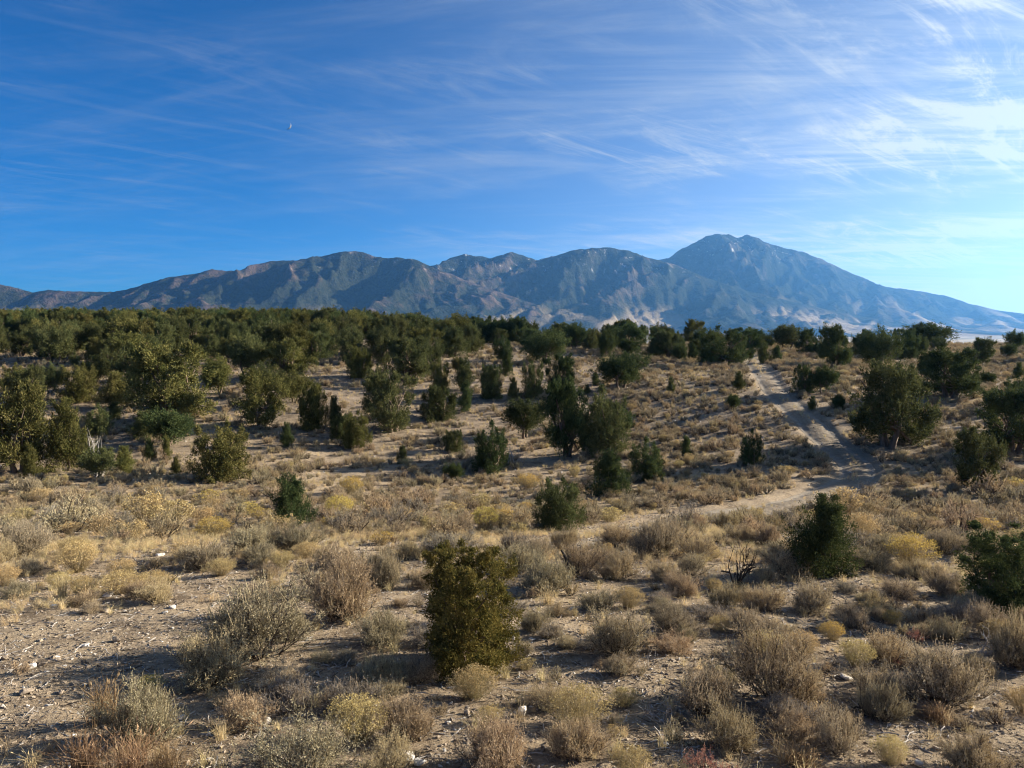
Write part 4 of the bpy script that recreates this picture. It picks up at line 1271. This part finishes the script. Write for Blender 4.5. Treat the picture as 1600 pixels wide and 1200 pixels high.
# stones and litter
ST = [rock_mesh('stone', 500 + i, rg.uniform(0.45, 0.8), M['rock_grey'] if i < 5 else M['rock_pale'], 11) for i in range(7)]
x, y = cand(160000, 6.0, 30, rg, 0.80, 1.05)
ok = (rg.random(len(x)) < np.clip(0.55 + 0.55 * pn(x / 1.2, y / 1.2, 67) + 0.2 * bare(x, y), 0, 1))
x, y = x[ok][:92000], y[ok][:92000]; n = len(x)
s = 0.018 + 0.06 * rg.random(n) ** 3.2 + 0.09 * (rg.random(n) < 0.015) * rg.random(n)
stuff('gravel', 'small stones and gravel strewn over the dirt', np.stack([x, y, T(x, y) - s * 0.02], -1), np.stack([s * 1.3, s, s], -1), zrot(n, rg, 0.4), rg.choice(7, n, p=[.184] * 5 + [.04] * 2), ST)
x, y = cand(3600, 36, 110, rg, 0.80, 1.6)
s = rg.uniform(0.06, 0.2, len(x))
stuff('slope_stones', 'pale stones lying on the far slopes', np.stack([x, y, T(x, y)], -1), np.stack([s * 1.3, s, s], -1), zrot(len(x), rg, 0.4), rg.integers(0, 7, len(x)), ST)
TW = []
for i in range(4):
    g = Geo(); rq = np.random.default_rng(600 + i)
    p_ = np.cumsum(np.vstack([[0, 0, 0.0], np.stack([np.full(4, 0.25), rq.normal(size=4) * 0.09, rq.normal(size=4) * 0.03], -1)]), 0) - np.array([0.5, 0, 0])
    tube(g, p_, np.linspace(0.03, 0.012, 5), 4); tube(g, np.array([p_[2], p_[2] + [0.2, 0.18 * (1 - 2 * (i % 2)), 0.05]]), [0.016, 0.006], 4)
    TW.append(g.build('twig', [M['dead_grey'] if i % 2 else M['sage_bark']]))
x, y = cand(9000, 6.0, 26, rg, 0.80, 1.3); n = len(x)
s = rg.uniform(0.08, 0.30, n)
stuff('twig_litter', 'dead twigs littering the gravel', np.stack([x, y, T(x, y) + 0.012], -1), np.stack([s, s, s], -1), zrot(n, rg, 0.12), rg.integers(0, 4, n), TW)

# woodland too far off to count
x, y = cand(3400, 122, 330, rg, 0.80, 1.5)
a_ = x / y
ok = (a_ < 0.02) | ((rg.random(len(x)) < 0.10) & (a_ < 0.36))
x, y = x[ok][:2000], y[ok][:2000]; n = len(x)
h = rg.uniform(2.0, 4.6, n); w = h * rg.uniform(0.85, 1.25, n)
far_lib = [crown_of(k, i, FIRST[(k, i)])[1] for k, i in (('round', 0), ('round', 1), ('big', 0), ('big', 1), ('flame', 0))]
stuff('far_woodland', 'distant juniper woodland merging into one dark mass', np.stack([x, y, T(x, y) - 0.05], -1), np.stack([w, w, h], -1), zrot(n, rg, 0.03), rg.integers(0, 5, n), far_lib)

# ------------------------------------------------------------------ odd plants, dead wood and rocks
_TS = np.geomspace(4.0, 320.0, 900)


def one(u, v):
    d = ray(u, v); p = d[None] * _TS[:, None]
    b = np.where(p[:, 2] < T(p[:, 0], p[:, 1]))[0]
    i = b[0] if len(b) else len(_TS) - 1
    t = np.linspace(_TS[max(i - 1, 0)], _TS[i], 60); p = d[None] * t[:, None]
    b = np.where(p[:, 2] < T(p[:, 0], p[:, 1]))[0]
    t = t[b[0]] if len(b) else t[-1]
    return float(d[0] * t), float(d[1] * t), float(t)


def put(name, me, u, v, w, h, label, cat, rz=0.0, group=None, tilt=0.0, sink=0.02, unit_w=1.0, unit_h=1.0):
    x, y, d = one(u, v); k = d / F
    z = float(T(np.array([x]), np.array([y]))[0])
    o = link(name, me, None, (x, y, z - sink), 0, (w * k / unit_w, w * k / unit_w, h * k / unit_h))
    o.rotation_euler = (tilt, 0, rz)
    tag(o, label, cat, group)
    return o


def dead(seed, **kw):
    m_ = kw.pop('m')
    return snag(seed, **kw).build('dead_branches', [M[m_]], True)


put('dead_shrub', dead(701, n_main=6, depth=4, r0=0.030, spread=0.7, m='dead_black'), 1150, 916, 66, 76, 'black leafless twisted shrub beside the pale grass patch', 'dead shrub')
put('dead_branches', dead(702, n_main=7, depth=3, r0=0.022, spread=0.9, m='dead_grey'), 158, 745, 66, 74, 'silver dead branches tangled over the low juniper on the wooded slope', 'dead branches')
put('dead_branches', dead(703, n_main=4, depth=3, r0=0.035, spread=1.1, up=0.2, m='dead_grey'), 1022, 1040, 60, 34, 'silver dead branch sprawled beside the grey sagebrush on gravel', 'dead branch', 0.6)
put('dead_branches', dead(704, n_main=4, depth=3, r0=0.035, spread=1.0, up=0.35, m='dead_grey'), 1036, 1128, 70, 42, 'bleached twisted root in the shade at the bottom centre', 'dead branch', 2.0)
put('dead_branches', dead(705, n_main=5, depth=3, r0=0.03, spread=0.9, up=0.5, m='dead_black'), 1372, 1120, 80, 66, 'dark gnarled stems arching out of the purplish grey sagebrush', 'dead branch', 1.0)
put('dead_branches', dead(706, n_main=4, depth=3, r0=0.03, spread=1.0, up=0.35, m='dead_grey'), 1532, 1020, 74, 44, 'grey dead branch on the ground near the right edge', 'dead branch', 0.2)
put('dead_branches', dead(707, n_main=5, depth=3, r0=0.028, spread=0.6, up=0.8, m='dead_grey'), 800, 728, 36, 46, 'grey dead brush leaning on the darkest upright juniper', 'dead brush')
put('dead_branches', dead(708, n_main=5, depth=2, r0=0.03, spread=0.7, up=0.6, m='dead_black'), 262, 914, 30, 36, 'small dark dead stub among the golden shrubs beyond bare dirt', 'dead stub')
# leaning dead stem
g = Geo(); x, y, d = one(897, 903); k = d / F
P = np.array([[0.02, 0, -0.05], [0, 0, 0.08], [-0.08, 0.02, 0.22], [-0.22, 0.05, 0.52], [-0.36, 0.05, 0.84], [-0.46, 0.04, 1.0]])
tube(g, P, [0.11, 0.13, 0.075, 0.058, 0.05, 0.035], 8)
tube(g, np.array([[0, 0, 0.1], [0.14, -0.05, 0.2], [0.2, -0.06, 0.12]]), [0.07, 0.06, 0.02], 6)
o = link('leaning_snag', g.build('dead_stem', [M['dead_black']], True), None, (x, y, float(T(np.array([x]), np.array([y]))[0])), 0, (44 * k,) * 3)
tag(o, 'dark dead juniper stem leaning over the gravel among tan sagebrush', 'dead stem')

RUST = [tuft(450 + i, 260, 0.012, 0.34, 60).build('rust_grass', [M['grass_rust']]) for i in range(2)]
for q, (u, v, w, h, lb) in enumerate([(165, 1130, 70, 80, 'rust brown grass clump leaning on the grey sagebrush at bottom left'), (130, 1212, 90, 80, 'rust brown grass clump in the bottom left corner'), (205, 1215, 100, 84, 'rust brown grass clump at the bottom edge in front of grey sagebrush'),
                                      (262, 1205, 70, 60, 'thin rust grass clump right of the others at the bottom edge'), (1250, 1195, 90, 40, 'brown grass clump at the bottom edge below the largest right sagebrush'), (1400, 1024, 34, 28, 'small rust-red grass clump left of the purplish grey sagebrush'),
                                      (1310, 1130, 60, 34, 'brown grass clump between the large sagebrushes on the right'), (1470, 1128, 70, 34, 'brown grass clump in front of the purplish grey sagebrush')]):
    put('grass_clump', RUST[q % 2], u, v, w, h, lb, 'grass clump', q * 1.3, 'rust brown grass clumps', unit_w=0.8)
STRAW = [tuft(460 + i, 130, 0.014, 0.30, 40).build('straw_grass', [M['grass_dry']]) for i in range(2)]
for q, (u, v, w, h, lb) in enumerate([(98, 934, 26, 44, 'tall upright straw grass tuft at the far side of bare dirt'), (136, 938, 22, 26, 'short straw grass tuft by the golden shrubs at bare dirt'), (342, 1102, 36, 28, 'single straw grass tuft on the gravel in front of the biggest sagebrush'), (855, 945, 34, 34, 'straw grass tuft behind the low grey shrubs right of the olive juniper bush'), (255, 925, 22, 28, 'straw grass tuft at the dead stub')]):
    put('grass_tuft', STRAW[q % 2], u, v, w, h, lb, 'grass tuft', q * 1.1, 'straw grass tufts', unit_w=0.75)
RED = Geo(); b_, f_ = sage(480, 26, 12, 9, 0.045, 0.014, 0.006, 0.6, 0.3); RED.merge(b_, 0); RED.merge(f_, 1)
redm = RED.build('red_shrub', [M['sage_bark'], M['red_leaf'], M['red_leaf']])
put('red_shrub', redm, 1110, 1213, 84, 44, 'pinkish red low shrub at the bottom edge', 'shrub')
put('red_shrub', redm, 1430, 1002, 30, 26, 'tiny red-leaved shrub behind the purplish grey sagebrush', 'shrub', 1.2)
put('red_shrub', redm, 1402, 1040, 26, 18, 'low rusty shrub at the edge of the purplish grey sagebrush', 'shrub', 2.2)

RP = [rock_mesh('rock', 520 + i, f_, M['rock_pale']) for i, f_ in enumerate((0.55, 0.75, 0.95, 0.6))]
RG = [rock_mesh('rock', 540 + i, f_, M['rock_grey']) for i, f_ in enumerate((0.5, 0.65, 0.8))]
ROCKS = [
    (618, 1184, 26, 16, 1, 'white rock at the left of the pile at the bottom edge'), (638, 1190, 30, 22, 1, 'biggest white rock of the pile at the bottom edge'), (654, 1196, 22, 14, 1, 'white rock at the right of the pile at the bottom edge'), (628, 1200, 22, 12, 1, 'white rock in front of the pile at the bottom edge'),
    (817, 1119, 20, 22, 2, 'pointed white rock standing on the gravel'), (801, 1000, 13, 12, 1, 'white rock right beside the olive juniper bush'), (831, 1001, 15, 7, 1, 'flat white rock just past the olive juniper bush'), (894, 953, 12, 9, 1, 'small white rock behind the grey shrubs on gravel'),
    (48, 1044, 22, 13, 1, 'pale rock on bare dirt near the left edge'), (182, 1003, 20, 12, 0, 'grey rock in the middle of bare dirt'), (132, 1010, 18, 8, 1, 'flat pale rock on bare dirt'), (164, 957, 22, 9, 0, 'flat grey rock at the far side of bare dirt'),
    (170, 931, 24, 9, 1, 'pale slab under the golden shrubs'), (84, 947, 13, 6, 1, 'small pale rock by the tall straw grass tuft'), (270, 950, 18, 8, 1, 'pale stone in a scatter behind the biggest sagebrush'), (258, 958, 12, 6, 1, 'smaller pale stone in a scatter behind the biggest sagebrush'),
    (8, 1030, 16, 12, 0, 'dark grey rock at the left edge on bare dirt'), (42, 1084, 26, 12, 0, 'low grey rock on bare dirt above the corner shadow'), (95, 1084, 16, 8, 0, 'grey stone on bare dirt near the rust grass'), (284, 1124, 18, 9, 1, 'white flake rock right of the grey sagebrush at bottom left'),
    (455, 995, 26, 26, 2, 'white rock showing through the flank of the biggest sagebrush'), (437, 1092, 26, 11, 1, 'pale flat rock on gravel below the low grey sagebrush'), (418, 1132, 14, 16, 2, 'white upright rock on gravel left of bottom sagebrush'), (325, 1150, 12, 8, 1, 'small white rock on gravel at lower left'),
    (415, 1142, 10, 8, 1, 'small white rock beneath the upright one'), (466, 1120, 12, 10, 0, 'dark stone on gravel in front of the low grey sagebrush'), (700, 1130, 12, 6, 1, 'pale chip on gravel below the olive juniper bush'), (730, 1116, 18, 8, 0, 'dark rock on gravel below the olive juniper bush'),
    (250, 868, 18, 9, 1, 'pale boulder among yellow shrubs on the flat'), (1322, 1060, 26, 9, 1, 'white rock patch right of the largest right sagebrush'), (1345, 1056, 14, 7, 1, 'small white rock right of the white patch'), (1435, 1196, 18, 12, 1, 'white rock at the bottom edge on the right'),
    (1545, 1112, 24, 8, 1, 'pale flat rock on the open gravel at right'), (1570, 1125, 14, 7, 1, 'pale stone near the right edge on open gravel'), (1225, 955, 12, 7, 1, 'pale stone below the sagebrushes in front of the cone-shaped juniper'), (1490, 1078, 14, 8, 0, 'grey stone under the purplish grey sagebrush'),
    (1040, 1165, 14, 7, 1, 'pale stone near the bleached root'), (745, 1190, 16, 8, 0, 'grey stone between the white pile and pinkish sagebrush'), (700, 1063, 12, 6, 1, 'pale stone at the foot of the olive juniper bush'), (560, 880, 12, 7, 1, 'pale stone on the grassy ledge'),
    (665, 866, 14, 7, 1, 'pale stone behind the olive juniper bush'), (640, 872, 10, 6, 0, 'grey stone behind the olive juniper bush'),
]
for q, (u, v, w, h, kd, lb) in enumerate(ROCKS):
    me = RG[q % 3] if kd == 0 else RP[2] if kd == 2 else RP[(0, 1, 3)[q % 3]]
    flat = (0.5, 0.65, 0.8)[q % 3] if kd == 0 else 0.95 if kd == 2 else (0.55, 0.75, 0.6)[q % 3]
    put('rock', me, u, v, w, h, lb, 'rock', q * 1.7, 'rocks lying on the ground', sink=-h * 0.3 * 10 / F * 1.0, unit_h=flat)
rb = np.random.default_rng(31)
bank = []
for q in range(26):     # pale rubble on the bank right of the track
    u, v = rb.uniform(1455, 1515), rb.uniform(640, 680)
    put('rock', RP[(0, 1, 3)[q % 3]], u, v, rb.uniform(4, 10), rb.uniform(3, 6), 'pale rubble stone on the bank right of the track', 'rock', q * 1.1, 'rubble on the bank')

# thin moon: the lit lune of a ball far beyond the haze
def build_moon():
    d = ray(449, 196); d = d / np.linalg.norm(d)
    D = 60000.0; r = 5.6 / F * D
    g = Geo(); nlat, nlon = 15, 5
    lat = np.linspace(-1.45, 1.45, nlat); lon = np.linspace(R(-42), R(4), nlon)
    A, B = np.meshgrid(lat, lon, indexing='ij')
    V = np.stack([np.cos(A) * np.cos(B) * r, np.cos(A) * np.sin(B) * r, np.sin(A) * r], -1).reshape(-1, 3)
    f = [(i * nlon + j, i * nlon + j + 1, (i + 1) * nlon + j + 1, (i + 1) * nlon + j) for i in range(nlat - 1) for j in range(nlon - 1)]
    g.add(V, f)
    m, n, l, out = mat('moon_dust')
    tc = N(n, 'ShaderNodeTexCoord'); nz = noise(n, l, tc.outputs['Object'], 0.004, 4)
    c = ramp(n, l, nz, [(0.3, (0.085, 0.095, 0.105)), (0.7, (0.12, 0.127, 0.135))])
    b = N(n, 'ShaderNodeBsdfDiffuse'); l.new(c, b.inputs[0]); l.new(b.outputs[0], out.inputs[0])
    o = link('moon', g.build('moon', [m], True), None, tuple(d * D))
    o.rotation_euler = (0, R(28), R(16))
    tag(o, 'thin pale crescent moon in the blue sky', 'moon')


build_moon()

# ------------------------------------------------------------------ haze: the air between here and the mountains
def build_haze():
    lo, hi = (-16500, -16500, -110), (16500, 16500, 1330)
    v = [(x, y, z) for x in (lo[0], hi[0]) for y in (lo[1], hi[1]) for z in (lo[2], hi[2])]
    f = [(0, 1, 3, 2), (4, 6, 7, 5), (0, 4, 5, 1), (2, 3, 7, 6), (0, 2, 6, 4), (1, 5, 7, 3)]
    m, n, l, out = mat('haze_air')
    p = N(n, 'ShaderNodeVolumePrincipled', inp={'Color': (0.15, 0.44, 0.96, 1), 'Density': 0.000036, 'Anisotropy': 0.5})
    l.new(p.outputs[0], out.inputs['Volume'])
    tag(link('haze', mesh('haze', v, np.array(f), [m])), 'thin bluish haze over the valley', None, None, 'stuff')


build_haze()

# ------------------------------------------------------------------ labels: each thing singled out by its look and a neighbour one can find
SHORT = {
    'olive flame-shaped juniper bush': 'olive juniper bush', 'dark green cone-shaped juniper beside': 'cone-shaped juniper by the track', 'dark juniper at the right edge': 'dark juniper at the right edge',
    'small dark pointed juniper among': 'small pointed juniper', 'dark rounded juniper where': 'rounded juniper at the track end', 'bluish green conical juniper': 'bluish conical juniper', 'upright juniper between': 'upright juniper next to the shrub slope',
    'dense olive juniper alone': 'lone dense olive juniper', 'tall light olive juniper': 'tall juniper at the left edge', 'tall pointed juniper beside': 'tall pointed juniper', 'low juniper under': 'silver dead branches',
    'widest pale olive juniper': 'widest olive juniper', 'low dark juniper in front': 'low dark juniper', 'spreading olive juniper between': 'spreading olive juniper', 'dark juniper with a bare trunk': 'juniper with bare trunk foot',
    'squat juniper': 'squat juniper', 'brownish green round': 'brownish round juniper', 'darkest upright juniper': 'darkest upright juniper', 'tallest dark juniper': 'tallest central juniper', 'many-tipped juniper': 'many-tipped juniper',
    'wide dark juniper on the rise': 'wide juniper on the rise', 'flat-topped juniper': 'flat-topped skyline juniper', 'bushy dark juniper left': 'bushy juniper by the track crest', 'upright dark juniper alone': 'juniper on the right crest',
    'largest shaggy juniper': 'shaggy juniper shading the track', 'wide-spreading dark juniper': 'wide-spreading juniper', 'broad juniper cut': 'broad juniper at the right edge', 'hazy loose juniper': 'loose juniper on the bank', 'narrow dark juniper': 'narrow juniper on the shrub slope',
    'biggest dark twiggy': 'biggest sagebrush', 'tall tan-tipped': 'tall tan-tipped sagebrush', 'grey sagebrush behind the rust': 'sagebrush by the rust grass', 'wide grey sagebrush cut': 'wide bottom-edge sagebrush', 'dark round sagebrush at': 'dark round sagebrush',
    'yellow-topped rabbitbrush on': 'yellow-topped rabbitbrush', 'twiggy grey sagebrush hugging': 'twiggy grey sagebrush', 'pinkish tan sagebrush': 'pinkish tan sagebrush', 'broad dome of yellow': 'broad yellow dome', 'grey sagebrush with silver': 'sagebrush with silver branches',
    'bright yellow rabbitbrush right of the cone': 'bright yellow bush by the cone-shaped juniper', 'largest sagebrush on the right': 'large tan sagebrush at right', 'wide purplish grey': 'purplish grey sagebrush', 'yellow rabbitbrush on the rise': 'yellow bush on the rise',
    'mustard yellow': 'mustard yellow bush', 'bright yellow rabbitbrush left of': 'bright yellow bush near the track end'}
LM = []
for t in THINGS:
    if t['label']:
        tag(t['o'], t['label'], {'juniper': 'tree', 'sagebrush': 'shrub', 'rabbitbrush': 'shrub'}[t['kind']], {'juniper': 'junipers', 'sagebrush': 'sagebrush shrubs', 'rabbitbrush': 'rabbitbrush shrubs'}[t['kind']])
        for k, v in SHORT.items():
            if t['label'].startswith(k): LM.append((v, t['x'], t['y'], t['kind'] == 'juniper'))
ORD = ['nearest', 'second', 'third', 'fourth', 'fifth', 'sixth', 'seventh', 'eighth', 'ninth', 'tenth', 'eleventh', 'twelfth', 'thirteenth', 'fourteenth', 'fifteenth', 'sixteenth', 'seventeenth', 'eighteenth', 'nineteenth', 'twentieth']
TONE = {'sage': 'grey-tan', 'sage_tan': 'tan', 'sage_grey': 'dull grey', 'gold': 'golden', 'yellow': 'yellow', 'jun_olive': 'olive', 'jun_gold': 'olive', 'jun_green': 'green', 'jun_dark': 'dark green'}
FORM = {'flame': 'ragged', 'cone': 'pointed', 'round': 'round', 'big': 'spreading', 'umb': 'flat-topped'}
SECT = {}
for t in THINGS:
    if t['label']: continue
    far_ = t['kind'] == 'juniper' and t['y'] > 104
    if far_:
        side = 'left' if t['x'] / t['y'] < -0.06 else 'middle' if t['x'] / t['y'] < 0.24 else 'right'
        tag(t['o'], '%s %s juniper packed in the far tree belt on the %s of the skyline' % (TONE[t['mat']], FORM[t['form']], side), 'tree', '%s %s junipers of the far belt, %s' % (TONE[t['mat']], FORM[t['form']], side))
        continue
    pool = [l for l in LM if l[3]] if (t['kind'] == 'juniper' or t['y'] > 24) else LM
    b = min(pool, key=lambda l: math.hypot((l[1] - t['x']), (l[2] - t['y']) * 0.8))
    dx, dy = t['x'] - b[1], t['y'] - b[2]
    rel = ('behind' if dy > 0 else 'in front of') if abs(dy) > abs(dx) else ('right of' if dx > 0 else 'left of')
    tone = TONE[t['mat'] if t['kind'] == 'juniper' else t['col']]
    noun = (FORM[t['form']] + ' juniper') if t['kind'] == 'juniper' else t['kind']
    SECT.setdefault((b[0], rel, tone, noun), []).append((math.hypot(dx, dy), id(t), t))
for (bn, rel, tone, noun), lst in SECT.items():
    lst.sort()
    for q, (_, _, t) in enumerate(lst):
        o_ = '' if len(lst) == 1 else ORD[min(q, 19)] + ' '
        tag(t['o'], '%s%s %s %s the %s' % (o_, tone, noun, rel, bn), 'tree' if t['kind'] == 'juniper' else 'shrub', {'juniper': 'junipers', 'sagebrush': 'sagebrush shrubs', 'rabbitbrush': 'rabbitbrush shrubs'}[t['kind']])
